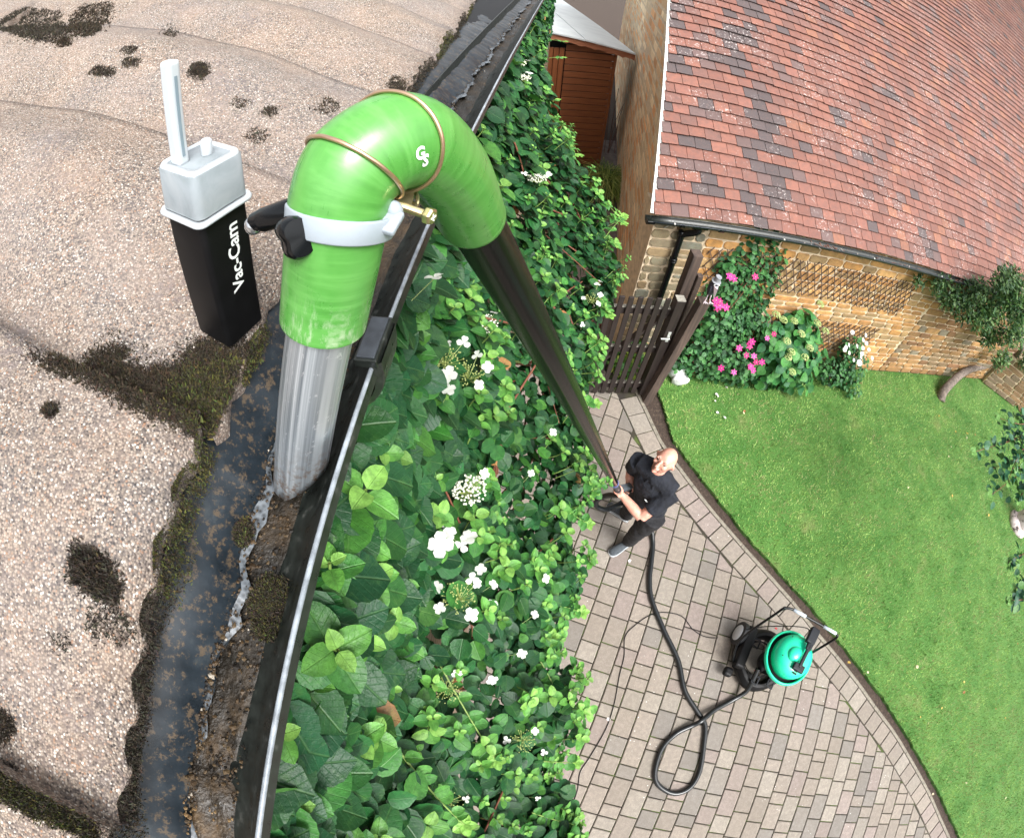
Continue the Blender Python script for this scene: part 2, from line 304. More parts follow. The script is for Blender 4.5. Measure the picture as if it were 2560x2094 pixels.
def copy_tree(o,parent=None):
    c=o.copy(); COL.objects.link(c)
    if parent: c.parent=parent
    for ch in [q for q in bpy.data.objects if q.parent==o]: copy_tree(ch,c)
    return c
def inpoly(p,poly):
    r=False;n=len(poly)
    for i in range(n):
        (x1,y1),(x2,y2)=poly[i],poly[(i+1)%n]
        if (y1>p[1])!=(y2>p[1]) and p[0]<(x2-x1)*(p[1]-y1)/(y2-y1)+x1: r=not r
    return r
def clip(poly,a,b):
    """keep the left side of a->b"""
    out=[];n=len(poly)
    def sd(p): return (b[0]-a[0])*(p[1]-a[1])-(b[1]-a[1])*(p[0]-a[0])
    for i in range(n):
        p,q=poly[i],poly[(i+1)%n];sp,sq=sd(p),sd(q)
        if sp>=0: out.append(p)
        if sp*sq<0: t=sp/(sp-sq); out.append((p[0]+(q[0]-p[0])*t,p[1]+(q[1]-p[1])*t))
    return out
def inset(poly,d):
    n=len(poly)
    for i in range(n):
        if n<3: return []
    c=poly
    for i in range(n):
        a,b=poly[i],poly[(i+1)%n]; l=math.hypot(b[0]-a[0],b[1]-a[1])
        if l<1e-6: continue
        nx,ny=-(b[1]-a[1])/l*d,(b[0]-a[0])/l*d
        c=clip(c,(a[0]+nx,a[1]+ny),(b[0]+nx,b[1]+ny))
        if len(c)<3: return []
    return c
def area(p): return .5*sum(p[i][0]*p[(i+1)%len(p)][1]-p[(i+1)%len(p)][0]*p[i][1] for i in range(len(p)))
# many copies of a small leaf grid in one mesh
def leaf_template(nu=4,nv=6,shape='ovate',cup=.25,droop=.35,tooth=0.):
    V=[];U=[];F=[]
    for j in range(nv+1):
        t=j/nv
        if shape=='ovate': w=.39*(math.sin(math.pi*t**.80)**.52)*(1-.35*max(0,t-.82)/.18) if 0<t<1 else 0
        elif shape=='heart': w=.47*(math.sin(math.pi*t**.72)**.60)*(1-.5*max(0,t-.75)/.25) if 0<t<1 else 0
        elif shape=='petal': w=.50*math.sin(math.pi*t**1.2*.84)**.6 if t>0 else .03
        else: w=.17*math.sin(math.pi*t**.8)**.8 if 0<t<1 else 0
        if tooth and 0<t<1: w*=1+tooth*(1 if j%2 else -1)
        for i in range(nu+1):
            a=(i/nu-.5)*2; V.append((a*w,t-(.10*(1-abs(a)) if shape=='heart' and j==1 else 0)*0,cup*abs(a)**1.5*w-droop*t*t*.5)); U.append((a*w*2,t,0))
    for j in range(nv):
        for i in range(nu): p=j*(nu+1)+i; F.append((p,p+1,p+nu+2,p+nu+1))
    return np.array(V),np.array(U),F
def leaves(mb,tmpl,pos,dirs,nrm,size,cols):
    V,U,F=tmpl; pos=np.asarray(pos,float); d=np.asarray(dirs,float); n=np.asarray(nrm,float)
    n/=np.linalg.norm(n,axis=1)[:,None]; d=d-(d*n).sum(1)[:,None]*n; d/=np.linalg.norm(d,axis=1)[:,None]+1e-9
    x=np.cross(d,n); k=len(V); size=np.asarray(size,float)
    W=pos[:,None,:]+size[:,None,None]*(x[:,None,:]*V[None,:,0:1]+d[:,None,:]*V[None,:,1:2]+n[:,None,:]*V[None,:,2:3])
    base=mb.n; N=len(pos); Fa=(np.array(F)[None]+np.arange(N)[:,None,None]*k).reshape(-1,4)+base
    mb.v.append(W.reshape(-1,3)); mb.f.extend(map(tuple,Fa.tolist())); mb.mi.extend([0]*len(Fa))
    mb.c.append(np.repeat(np.asarray(cols,float),k,axis=0)); mb.u.append(np.tile(U,(N,1))); mb.n+=N*k
def text_mesh(txt,size,bold=.0,shear=0.,spacing=1.):
    c=bpy.data.curves.new('text','FONT'); c.body=txt; c.size=size; c.offset=bold; c.shear=shear; c.space_character=spacing; c.align_x='CENTER'; c.align_y='CENTER'; c.resolution_u=3
    o=bpy.data.objects.new('text_tmp',c); COL.objects.link(o); bpy.context.view_layer.update()
    me=o.evaluated_get(bpy.context.evaluated_depsgraph_get()).to_mesh()
    V=np.array([v.co[:] for v in me.vertices]); F=[tuple(p.vertices) for p in me.polygons]
    bpy.data.objects.remove(o); bpy.data.curves.remove(c); return V,F

# ================================================================== near house: roof edge, gutter, wall
def A(p,a,h=0.): return Vector((p*.989+a*.148,-p*.148+a*.989,H-h))     # across, along, depth below the lens
def toA(v): return (v[0]*.989-v[1]*.148, v[1]*.989+v[0]*.148, H-v[2])
house=empty('house',A(-.26,0,4.7),'near house roof of pink stone-chip concrete tiles with mossy joints above a black gutter','house')
TP=math.tan(R(22))
def eave(a): return -.24-.025*a-.02*max(a,0)**2
JO=[-.80,-.485,-.17,.142,.457,.772,1.087,1.402,1.717,2.03,2.35,2.66,2.98,3.3]
def prof(u,d=0.):
    sm=lambda t:(lambda t:t*t*(3-2*t))(max(0,min(1,t))); am=.022+.040*sm(d/.30)
    return am*sm((u-.10)/.62)*(1-.28*sm((u-.70)/.3))+.006*u
lump=lambda p,a:.004*math.sin(9*p+3.1*a)+.003*math.sin(17*a+5*p)+.002*math.sin(31*p-11*a)
COURSE=1.02
def roofh(p,a):
    """depth below the lens of the tile surface"""
    k=0
    for i in range(len(JO)-1):
        if JO[i]<=a<JO[i+1]: k=i
    u=(a-JO[k])/(JO[k+1]-JO[k]); d=(eave(a)-p); c=int(max(d,0)//COURSE)
    return .292-TP*d-prof(min(max(u,0),1),max(d,0)-c*COURSE)-lump(p,a)-c*.03+.00
for c in range(3):
    for k in range(len(JO)-1):
        nu,nv=22,26; V=[];F=[]
        for j in range(nv+1):
            for i in range(nu+1):
                u=i/nu; a=JO[k]+(JO[k+1]-JO[k])*u*.9995; d=c*COURSE+COURSE*j/nv*1.0+(.004*math.sin(40*u+k*3+c)*(j==0)); 
                p=eave(a)-d; h=.292-TP*d-prof(u,d-c*COURSE)-lump(p,a)-c*.03
                V.append(A(p,a,h))
        W=nu+1
        for j in range(nv):
            for i in range(nu): q=j*W+i; F.append((q,q+W,q+W+1,q+1))
        b0=len(V)
        for i in range(nu+1): v=V[i].copy(); v+=A(0,0,0)*0; v.z-=.024; V.append(v+Vector((-.006,0,0)))       # eave face
        for i in range(nu): F.append((i,i+1,b0+i+1,b0+i))
        b1=len(V)
        for j in range(nv+1): v=V[j*W+nu].copy(); v.z-=.034; V.append(v)
        for j in range(nv): F.append((j*W+nu,(j+1)*W+nu,b1+j+1,b1+j))
        MB().add([tuple(v) for v in V],F).build('roof_tile',M_CHIP,house,smooth=False if False else True)
# deck under the tiles, soffit, fascia and wall
mb=MB()
for (p0,h0,p1,h1) in [(-.262,.335,-3.2,-.80)]:
    V=[A(p0,-1.2,h0),A(p0,3.4,h0),A(p1,3.4,h1),A(p1,-1.2,h1)]; mb.add(V,[(0,1,2,3)])
mb.build('roof_deck',M_BLK,house)
mb=MB(); box(mb,A(-.275,1.2,.44),(.02,5.2,.22),(Vector((.989,-.148,0)),Vector((.148,.989,0)),Vector((0,0,1)))); mb.build('fascia',M_REDWD,house)
AX=(Vector((.989,-.148,0)),Vector((.148,.989,0)),Vector((0,0,1)))
s=NT('red_brick'); mp=s.n('Mapping',{'Vector':s.attr('luv','Vector')}); br=s.n('TexBrick',{'Vector':mp.outputs[0],'Color1':(.20,.135,.085,1),'Color2':(.27,.19,.12,1),'Mortar':(.35,.31,.25,1),'Scale':1,'Mortar Size':.006,'Brick Width':.225,'Row Height':.075}); s.p(Base_Color=br.outputs[0],Roughness=.85); s.bump(br.outputs[1],-.4,.01); M_BRICK=s.m
mb=MB(); pa=[A(-.30,-4,.5),A(-.30,9,.5),A(-.30,9,H+.05),A(-.30,-4,H+.05),A(-.6,-4,.5),A(-.6,9,.5),A(-.6,9,H+.05),A(-.6,-4,H+.05)]
mb.add(pa,[(0,3,2,1),(4,5,6,7),(0,1,5,4),(1,2,6,5),(3,0,4,7)],uv=[(0,4.2,0),(13,4.2,0),(13,0,0),(0,0,0)]*2); mb.build('wall',M_BRICK,house)
# half-round gutter
gut=empty('gutter_holder',A(-.197,0,.31),None,None) if False else None
GC=(-.197,.31); GR=.062
V=[];F=[];As=[-1.2+i*.15 for i in range(38)]
INN=[(-.135,.309),(-.1385,.318),(-.152,.338),(-.168,.358),(-.186,.370),(-.215,.3745),(-.245,.3735),(-.256,.36),(-.259,.31)]
OUT=[(-.262,.31),(-.260,.365),(-.247,.379),(-.215,.381),(-.184,.376),(-.160,.366),(-.142,.348),(-.1335,.328),(-.1325,.309)]
W=len(INN)+len(OUT)
for a in As:
    for p,h in INN+OUT: V.append(A(p,a,h))
for i in range(len(As)-1):
    for k in range(W): F.append((i*W+k,i*W+(k+1)%W,(i+1)*W+(k+1)%W,(i+1)*W+k))
gutter=MB().add(V,F).build('gutter',M_GUT,house,smooth=True,crisp=True)
# rolled outer lip: pale top with the rim highlight put into its grey, and dark outer drop
mb=MB(); tube(mb,[A(-.1335,a,.309+.0008*math.sin(a*9)) for a in As],.0022,8); mb.build('lip',M_LIP,gutter,smooth=True)
mb=MB(); V=[];F=[]
for i,a in enumerate(As):
    V+=[A(-.1318,a,.309),A(-.1300,a,.320),A(-.1322,a,.322),A(-.136,a,.312)]
for i in range(len(As)-1):
    for k in range(4): F.append((i*4+k,i*4+(k+1)%4,i*4+4+(k+1)%4,i*4+4+k))
mb.add(V,F); mb.build('lip_drop',M_GUT,gutter)
# union bracket with running outlet at one joint
mb=MB(); V=[];F=[];a0,a1=.232,.285; n=20
for a in (a0,a0+.004,a1-.004,a1):
    rr=GR+(.011 if a0<a<a1 else .004)
    for k in range(n+1): t=-.08+(math.pi+.08)*k/n; V.append(A(GC[0]+rr*math.cos(t),a,GC[1]+rr*math.sin(t)*1.1))
for i in range(3):
    for k in range(n): q=i*(n+1)+k; F.append((q,q+n+1,q+n+2,q+1))
mb.add(V,F); box(mb,A(-.1375,(a0+a1)/2,.3035),(.021,.052,.010),AX); brk=mb.build('bracket',M_GUT,gutter,bevel=.0012)
mb=MB(); box(mb,A(-.1375,(a0+a1)/2,.2978),(.0165,.047,.002),AX); mb.build('clip',plain('worn_black_clip',(.030,.035,.042),.42,nscale=90,namt=.4),brk,bevel=.0008)
# felt tray, silt, foam film inside the gutter
jag=lambda a:.004*math.sin(23*a+1)+.003*math.sin(61*a)+.002*math.sin(143*a+2)
nA=420; al=[-1.0+i*(4.2/nA) for i in range(nA+1)]
V=[];F=[];m=10
def tray(p,a,t): return .292+.004+.065*t**1.4+.002*math.sin(14*a+7*t)
for a in al:
    e0=eave(a)-.03; e1=-.2145+jag(a)
    for j in range(m+1): t=j/m; V.append(A(e0+(e1-e0)*t,a,tray(0,a,t)))
for i in range(nA):
    for j in range(m): q=i*(m+1)+j; F.append((q,q+m+1,q+m+2,q+1))
MB().add(V,F).build('felt_tray',M_FELT,gutter,smooth=True)
V=[];F=[];Cc_=[];m=16; nz=lambda p,a:.002*math.sin(90*p+31*a)+.0015*math.sin(77*a+200*p)+.001*math.sin(173*a)
for a in al:
    for j in range(m+1):
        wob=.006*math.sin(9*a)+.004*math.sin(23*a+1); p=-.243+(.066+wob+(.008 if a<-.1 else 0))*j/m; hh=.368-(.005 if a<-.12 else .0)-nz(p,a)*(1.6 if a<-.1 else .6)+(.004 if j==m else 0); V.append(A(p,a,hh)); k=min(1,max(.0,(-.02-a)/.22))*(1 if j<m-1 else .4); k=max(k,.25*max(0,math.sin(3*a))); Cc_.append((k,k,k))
for i in range(nA):
    for j in range(m): q=i*(m+1)+j; F.append((q,q+m+1,q+m+2,q+1))
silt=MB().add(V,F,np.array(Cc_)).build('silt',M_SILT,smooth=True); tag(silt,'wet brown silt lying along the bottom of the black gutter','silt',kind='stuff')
# foam film edging the silt
V=[];F=[]; m=5
for a in al:
    wd=.0005+.005*max(0,math.sin(5*a+.6))*(.6+.4*math.sin(71*a))+.004*max(0,math.sin(19*a))+.003*max(0,math.sin(67*a+1))+.002*max(0,math.sin(177*a))
    for j in range(m+1): t=j/m; V.append(A(-.2175+jag(a)*1.1+wd*t*(1+.3*math.sin(200*a)),a,.3555+.004*t))
for i in range(nA):
    for j in range(m): q=i*(m+1)+j; F.append((q,q+m+1,q+m+2,q+1))
foam=MB().add(V,F).build('foam',M_FOAM,smooth=True); tag(foam,'pale bubbly film along the edge of the wet tray inside the gutter','foam',kind='stuff')

# crumbs of silt, grit and rotted leaf in the gutter
m=MB()
for i in range(5200):
    a=random.uniform(-.75,.35) if i<4200 else random.uniform(.5,2.2); u=random.random()
    if u<.62: p=random.uniform(-.212,-.180); h=.3665; 
    else: p=-.2155+random.gauss(0,.0055)*(1.6 if math.sin(13*a)>0 else .6); h=.3555
    if a>-.1 and random.random()<.55 and u<.62: continue
    s_=random.uniform(.0006,.0022)*(1.5 if random.random()<.1 else 1); c0=A(p,a,h-random.uniform(0,.003)-s_*.3); n=random.choice([4,5]); r0=random.uniform(0,6); tz=random.gauss(0,.4)
    V=[(c0.x+s_*math.cos(r0+k*6.283/n)*random.uniform(.6,1.3),c0.y+s_*math.sin(r0+k*6.283/n)*random.uniform(.6,1.3),c0.z+s_*math.cos(r0+k*6.283/n)*tz) for k in range(n)]+[(c0.x,c0.y,c0.z+s_*.7)]
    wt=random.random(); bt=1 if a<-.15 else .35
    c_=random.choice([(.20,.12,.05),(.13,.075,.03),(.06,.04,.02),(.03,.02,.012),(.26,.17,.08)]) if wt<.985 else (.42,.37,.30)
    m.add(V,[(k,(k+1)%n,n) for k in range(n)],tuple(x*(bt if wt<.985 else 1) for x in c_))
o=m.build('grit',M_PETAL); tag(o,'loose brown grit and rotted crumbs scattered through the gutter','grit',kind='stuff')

# moss: thousands of small blades
def roofpix(px,py):
    r=ray(px,py); t=.12
    while t<3:
        q=r*t+CAMP; p,a,h=toA(q)
        if h>roofh(p,a)-.0 and p<eave(a): return p,a
        t+=.004
    return None
def tufts(mb,pts,size,cols,up=(0,0,1),spread=.7,nb=5):
    V=[];F=[];C=[]
    for (q,s,c) in zip(pts,size,cols):
        for _ in range(nb):
            d=Vector((random.gauss(0,spread),random.gauss(0,spread),1)).normalized(); sd=d.cross(Vector((random.gauss(0,1),random.gauss(0,1),random.gauss(0,1)))).normalized()
            o=q+Vector((random.gauss(0,s*.5),random.gauss(0,s*.5),0)); k=len(V); wd=s*.16
            V+=[tuple(o-sd*wd),tuple(o+sd*wd),tuple(o+d*s*.55+sd*wd*.7),tuple(o+d*s),tuple(o+d*s*.55-sd*wd*.7)]; F.append((k,k+1,k+2,k+3,k+4)); C+=[tuple(x*random.uniform(.7,1.35) for x in c)]*5
    mb.add(V,F,np.array(C))
def mosspoly(pix,n,sz,pal,edge=.2):
    poly=[roofpix(*q) for q in pix]; poly=[q for q in poly if q]
    xs=[q[0] for q in poly];ys=[q[1] for q in poly]; P=[];Sz=[];Cc=[];tries=0
    while len(P)<n and tries<n*20:
        tries+=1; q=(random.uniform(min(xs),max(xs)),random.uniform(min(ys),max(ys)))
        sg=random.choice((.0025,.0025,.004,.012)); q2=(q[0]+random.gauss(0,sg),q[1]+random.gauss(0,sg))
        if not inpoly(q2,poly): continue
        P.append(A(q[0],q[1],roofh(*q)+.001)); Sz.append(sz*random.uniform(.5,1.2)); Cc.append(random.choice(pal))
    return P,Sz,Cc
BRN=[(.022,.013,.008),(.032,.019,.010),(.012,.008,.006),(.05,.033,.014)]; GRN_=[(.038,.045,.008),(.065,.07,.010),(.018,.016,.008),(.03,.02,.010),(.09,.09,.015)]
BLK_=[(.015,.012,.010),(.025,.02,.015),(.04,.035,.025)]
def mossobj(pieces,label):
    mb=MB()
    for pc in pieces: tufts(mb,*pc)
    o=mb.build('moss',M_MOSS); tag(o,label,'moss',kind='stuff'); return o
mossobj([mosspoly([(60,885),(130,905),(230,880),(310,865),(320,890),(300,915),(380,925),(440,930),(470,880),(520,850),(590,880),(625,860),(600,960),(590,1060),(540,1120),(500,1120),(420,1055),(330,1020),(300,990),(210,955),(120,920)],9000,.0042,BRN+GRN_[2:4]),
         mosspoly([(430,940),(600,900),(590,1060),(520,1110),(430,1010)],2600,.005,GRN_)],'brown and green moss filling the tile joint beside the gutter')
P=[];Sz=[];Cc=[]
for i in range(15000):                                   # strip along the tile edge
    a=random.uniform(-.62,.26) if i<8500 else random.uniform(.5,2.2); wv=.004+.006*math.sin(8*a+2)+.005*math.sin(27*a)+.004*math.sin(61*a)
    if a>.13 and a<.2: continue
    p=eave(a)+random.uniform(-.004,max(.006,wv)*random.random()**.6); ed=roofh(eave(a)-.002,a); h=random.uniform(ed+.004,.304) if p<eave(a)+.010 else .298+.5*(p-eave(a)); h=h if p>eave(a) else roofh(p,a)+.001
    P.append(A(p,a,h+.004)); Sz.append(.0034*random.uniform(.5,1.2)); Cc.append(random.choice(GRN_ if math.sin(11*a)>.1 else BLK_+GRN_[2:4]))
mossobj([(P,Sz,Cc)],'moss strip running under the tile edge along the gutter back')
mossobj([mosspoly([(175,1365),(215,1375),(270,1395),(305,1480),(280,1510),(235,1470),(190,1440)],1500,.005,BRN+BLK_)],'dark oval moss clump on the lowest tile, left edge')
mossobj([mosspoly([(215,1545),(270,1510),(330,1545),(350,1590),(280,1600),(230,1590)],330,.004,BLK_),mosspoly([(120,1590),(165,1575),(180,1610),(140,1625)],70,.0035,BLK_)],'thin black moss speckles below the oval moss clump')
mossobj([mosspoly([(0,1930),(60,1975),(150,1990),(230,2040),(300,2060),(290,2094),(200,2075),(100,2030),(0,1990)],3200,.0042,GRN_+BLK_)],'green moss line in the tile joint at the bottom left')
mossobj([mosspoly([(0,1760),(30,1790),(40,1830),(0,1860)],300,.004,BLK_+BRN),mosspoly([(0,1890),(20,1920),(0,1960)],120,.004,BLK_)],'dark moss spot on the left border above the bottom joint')
mossobj([mosspoly([(170,45),(200,20),(280,5),(275,60),(240,90),(180,95)],2600,.006,BRN+GRN_[2:3]),mosspoly([(135,100),(170,95),(180,115),(150,120)],300,.005,BRN),mosspoly([(0,50),(60,20),(150,30),(170,95),(110,110),(40,90),(0,75)],4500,.006,BLK_+GRN_[2:4])],'dark moss bed at the top left under the upper tile')
for nm,cx,cy,rx,ry,n in [('round moss clump right of the white aerial',497,178,28,20,420),('small moss clump near the top of the tiles',425,78,18,18,260),('brown moss clump above the white aerial',258,181,34,13,330),('small grey moss clump left of the round one',328,158,22,14,200),('small moss pair beneath the top moss bed',322,128,20,10,120),('sparse moss scatter left of the green elbow',672,282,16,14,130),('thin moss scatter below the sparse one',640,340,30,20,90),('faint moss specks above the green elbow',600,262,24,14,80),('faint moss specks beside the elbow top',815,268,30,22,110),('black moss clump in the gutter corner of the upper tile',990,215,26,22,450),('tiny black moss knot on the lower tile',126,1030,13,13,160)]:
    pl=[(cx+rx*math.cos(t)*random.uniform(.8,1.15),cy+ry*math.sin(t)*random.uniform(.8,1.15)) for t in [k*math.pi/6 for k in range(12)]]
    o=mossobj([mosspoly(pl,n,.0045,BRN+BLK_)],nm); del o['kind']; o.name='moss_clump'; o['category']='moss clump'; o['group']='moss clumps on the tiles'
# moss lumps washed into the gutter
for nm,px,py,rx,ry,n in [('mossy lump lying in the gutter below the pipe mouth',600,1330,30,32,1500),('big wet moss heap against the outer gutter wall',672,1505,50,62,4200),('small brown moss lump on the felt tray',536,1375,20,34,800),('green tipped end of the wet moss heap',665,1570,32,22,900)]:
    h=.352 if px<650 else .357; c=at(px,py,H-h); mb=MB(); k=h/480/2.5*1.13*1.0; rx_=rx/1200*h*1.2; ry_=ry/1200*h*1.2
    pts=[];sz=[];cc=[]
    for _ in range(n):
        r_=random.random()**.5; t=random.uniform(0,6.283); pts.append(c+Vector((rx_*r_*math.cos(t),ry_*r_*math.sin(t),.010*(1-r_*r_)-.004))); sz.append(.0036*random.uniform(.5,1.2)); cc.append(random.choice(BRN+GRN_+BLK_))
    blob(mb,c-Vector((0,0,.006)),(rx_*.95,ry_*.95,.012),n,.3,col=(.03,.022,.012)); tufts(mb,pts,sz,cc); o=mb.build('moss_lump',M_MOSS); tag(o,nm,'moss lump','moss lumps in the gutter')

# ================================================================== gutter vacuum head
vac=empty('gutter_vacuum_pole',atd(755,1215,.42),'long black pole with green rubber elbow, aluminium pipe and camera box reaching into the gutter','gutter vacuum pole')
CL=[atd(808,798,.318),atd(821,705,.301),atd(835,610,.286),atd(850,500,.275),atd(893,410,.274),atd(1015,352,.290),atd(1120,430,.340),atd(1180,543,.415)]
cl=smooth_path(CL,10); rr=[.029]*len(cl)
mb=MB(); V=[]
# wear mask: scuffs near the lower sleeve end
cols=[]
for i in range(len(cl)): t=i/(len(cl)-1); cols.append((max(0,1-t*5.2),)*3)
tube(mb,cl,rr,40,True,cols=cols); elbow=mb.build('rubber_elbow',M_RUB,vac,smooth=True,bevel=.0012,seg=2)
# pipe with slanted mouth
P1=CL[0]+(CL[1]-CL[0])*.3; P0=atd(748,1205,.425); ax=(P0-P1).normalized(); fx,fy,fz=frame(ax,(0,0,1))
n=48; V=[];UV=[];C=[]; L=(P0-P1).length
rt=(RW@np.array([1,0,0])); rt=Vector(rt)
steps=[0,.2,.4,.6,.75,.85,.93,1.]
for s_ in steps:
    for k in range(n):
        a=2*math.pi*k/n; d=fx*math.cos(a)+fy*math.sin(a); cut=.030*max(0,(d.dot(rt)+.15))*(s_)**2-.006*(s_)**2*max(0,-d.dot(rt))
        V.append(tuple(P1+ax*(L*s_-cut)+d*.0228)); UV.append((math.cos(a)*.4,s_*L,math.sin(a)*.4)); dd=max(0,(s_-.70)/.30); C.append((dd,dd,dd))
for k in range(n): v=Vector(V[(len(steps)-1)*n+k]); c0=P1+ax*(v-P1).dot(ax); V.append(tuple(c0+(v-c0)*.93)); UV.append((0,L,0)); C.append((1,1,1))
for k in range(n): v=Vector(V[(len(steps)-1)*n+k]); c0=P1+ax*(v-P1).dot(ax); V.append(tuple(c0+(v-c0)*.93-ax*.08)); UV.append((0,L,0)); C.append((1,1,1))
F=[(i*n+k,i*n+(k+1)%n,(i+1)*n+(k+1)%n,(i+1)*n+k) for i in range(len(steps)+1) for k in range(n)]
pipe=MB().add(V,F,np.array(C),UV).build('aluminium_pipe',M_ALU,vac,smooth=True)
# pole
hand=atd(1545,1225,3.92); e0=cl[-4]; pd=(hand-CL[-1]).normalized(); e1=hand+pd*.30
def poleat(t): return CL[-1]+(hand-CL[-1])*t
split=.80
mb=MB(); n=48; pts=[cl[-5],CL[-1]]+[poleat(t) for t in (.03,.1,.2,.4,.6,split)]
fxp,fyp,_=frame(pd,(0,0,1)); V=[];UV=[]; m=len(pts); Ls=[(q-pts[0]).length for q in pts]
for i,q in enumerate(pts):
    for k in range(n):
        a=2*math.pi*k/n; r_=.0255*(1-.045*abs(math.sin(a*4))**.6); V.append(tuple(q+(fxp*math.cos(a)+fyp*math.sin(a))*r_)); UV.append((math.cos(a),Ls[i],math.sin(a)))
F=[(i*n+k,i*n+(k+1)%n,(i+1)*n+(k+1)%n,(i+1)*n+k) for i in range(m-1) for k in range(n)]
MB().add(V,F,uv=UV).build('upper_pole',M_POLE,vac,smooth=True)
mb=MB(); tube(mb,[poleat(split-.01),e1],.0235,20); lp=mb.build('lower_pole',M_POLE2,vac,smooth=True)
mb=MB(); tube(mb,[poleat(split-.008),poleat(split+.008)],.0285,24); mb.build('joint_ring',plain('blue_tape',(.05,.07,.22),.4),vac,smooth=True,bevel=.002)
mb=MB(); tube(mb,[poleat(.945),poleat(.975)],.029,20); mb.build('joint_ring',M_PHEAD,vac,smooth=True,bevel=.002)
mb=MB(); q=poleat(.985); bx,by,bz=frame(pd,(0,0,1)); tr_=at(1575,1215,1.12); bar(mb,q,tr_,.055,.045); mb.build('control_box',plain('slate_box',(.10,.12,.14),.45),vac,bevel=.006)
# wires holding the elbow
def seclast(mid,pa,pb,d):
    pass
def nearest(q):
    best=min(range(len(cl)),key=lambda i:(cl[i]-q).length); b=(9,None)
    for i in (best-1,best):
        if 0<=i<len(cl)-1:
            s_=cl[i+1]-cl[i]; t=max(0,min(1,(q-cl[i]).dot(s_)/s_.length_squared)); c=cl[i]+s_*t; d=(q-c).length
            if d<b[0]: b=(d,c,s_.normalized())
    return b
def hitel(px,py):
    r=Vector(ray(px,py)); t=.12
    while t<.7:
        q=Vector(CAMP)+r*t; d=nearest(q)
        if d[0]<.0290: return q,d[1],d[2]
        t+=.0006
    return None
def wire_ring(pixs):
    """ring lying on the elbow through three visible surface points"""
    H_=[hitel(*p) for p in pixs]; q=[h[0] for h in H_ if h]; nrm=(q[1]-q[0]).cross(q[2]-q[0]).normalized(); c=H_[1][1]
    # plane through points; intersect plane with tube
    pts=[]; d0=q[0].dot(nrm)
    bx,by,bz=frame(H_[1][2],(0,0,1))
    for k in range(72):
        a=2*math.pi*k/72; best=None
        for i in range(len(cl)):
            T=(cl[min(i+1,len(cl)-1)]-cl[max(i-1,0)]).normalized(); x=(bx-T*bx.dot(T)).normalized(); y=T.cross(x)
            p=cl[i]+(x*math.cos(a)+y*math.sin(a))*.0303; e=abs(p.dot(nrm)-d0)+((cl[i]-c).length>.045)*9
            if best is None or e<best[0]: best=(e,p,i)
        # refine linearly between neighbours
        i=best[2]; bb=best
        for t in [j/10 for j in range(-10,11)]:
            i2=i+(1 if t>0 else -1); 
            if not 0<=i2<len(cl): continue
            cc=cl[i]+(cl[i2]-cl[i])*abs(t); T=(cl[min(i+1,len(cl)-1)]-cl[max(i-1,0)]).normalized(); x=(bx-T*bx.dot(T)).normalized(); y=T.cross(x)
            p=cc+(x*math.cos(a)+y*math.sin(a))*.0303; e=abs(p.dot(nrm)-d0)
            if e<bb[0]: bb=(e,p,i)
        pts.append(bb[1])
    pts2=[(pts[k-1]+pts[k]*2+pts[(k+1)%72])/4 for k in range(72)]
    mb=MB(); tube(mb,pts2+[pts2[0],pts2[1]],.0013,8,False); return mb.build('wire_ring',M_WIRE,elbow,smooth=True)
wire_ring([(806,345),(915,392),(998,470)])
wire_ring([(1005,238),(1090,315),(1078,440)])
# GS mark
q,c0,T0=hitel(1056,394); nn=(q-c0).normalized(); up_=(Vector(ray(1056,344))*1-Vector(ray(1056,394))).normalized(); up_=(up_-nn*up_.dot(nn)).normalized(); rt_=up_.cross(nn).normalized()
up2=(up_*math.cos(.22)-rt_*math.sin(.22)); rt2=(rt_*math.cos(.22)+up_*math.sin(.22))
mb=MB()
for ch,ox,oy in (('G',-.0017,.0027),('S',.0019,-.0024)):
    Vt,Ft=text_mesh(ch,.0098,.0004); W_=[]
    for v in Vt:
        p=q+rt2*(v[0]*.85+ox)+up2*(v[1]+oy); d=nearest(p); W_.append(tuple(d[1]+(p-d[1]).normalized()*.0294))
    mb.add(W_,Ft)
mb.build('lettering',M_WHITE,elbow)
# clamp band, ear, bolt
ci=next(i for i in range(len(cl)) if i>=24); cc=atd(851,540,.279); T=(cl[31]-cl[20]).normalized()
cdir=Vector(ray(851,540)); T=(T+cdir*.10).normalized()
bx,by,bz=frame(T,rt); n=60; V=[];hw=.0068
right=(rt-T*rt.dot(T)).normalized(); tw=T.cross(right)
for k in range(n):
    a=2*math.pi*k/n; d=right*math.cos(a)+tw*math.sin(a)
    for (r_,z_) in ((.0292,-hw),(.0322,-hw),(.0322,hw),(.0292,hw)): V.append(tuple(cc+d*(r_)+T*z_))
F=[(k*4+j,k*4+(j+1)%4,((k+1)%n)*4+(j+1)%4,((k+1)%n)*4+j) for k in range(n) for j in range(4)]
mb=MB().add(V,F); clamp=mb.build('clamp',M_CLAMP,vac,smooth=True,bevel=.0012)
near=-Vector(ray(900,540)); near=(near-T*near.dot(T)).normalized()
earp=atd(985,528,.268); ec=cc+(right*.93+near*.36).normalized()*.037
mb=MB(); bar(mb,cc+(right*.85+near*.52).normalized()*.0315,earp,.0135,.005,up=tuple(T)); blob(mb,earp,(.0052,.0052,.0065),3,.0); mb.build('clamp_ear',M_CLAMP,clamp,smooth=True,bevel=.0015)
b0=atd(960,500,.285); b1=atd(1068,538,.268); mb=MB(); m=60
tube(mb,[b0+(b1-b0)*(i/m) for i in range(m+1)],[.0022+.0004*(i%2) for i in range(m+1)],12); d=(b1-b0).normalized()
bolt=mb.build('bolt',M_BRASS,clamp,smooth=False)
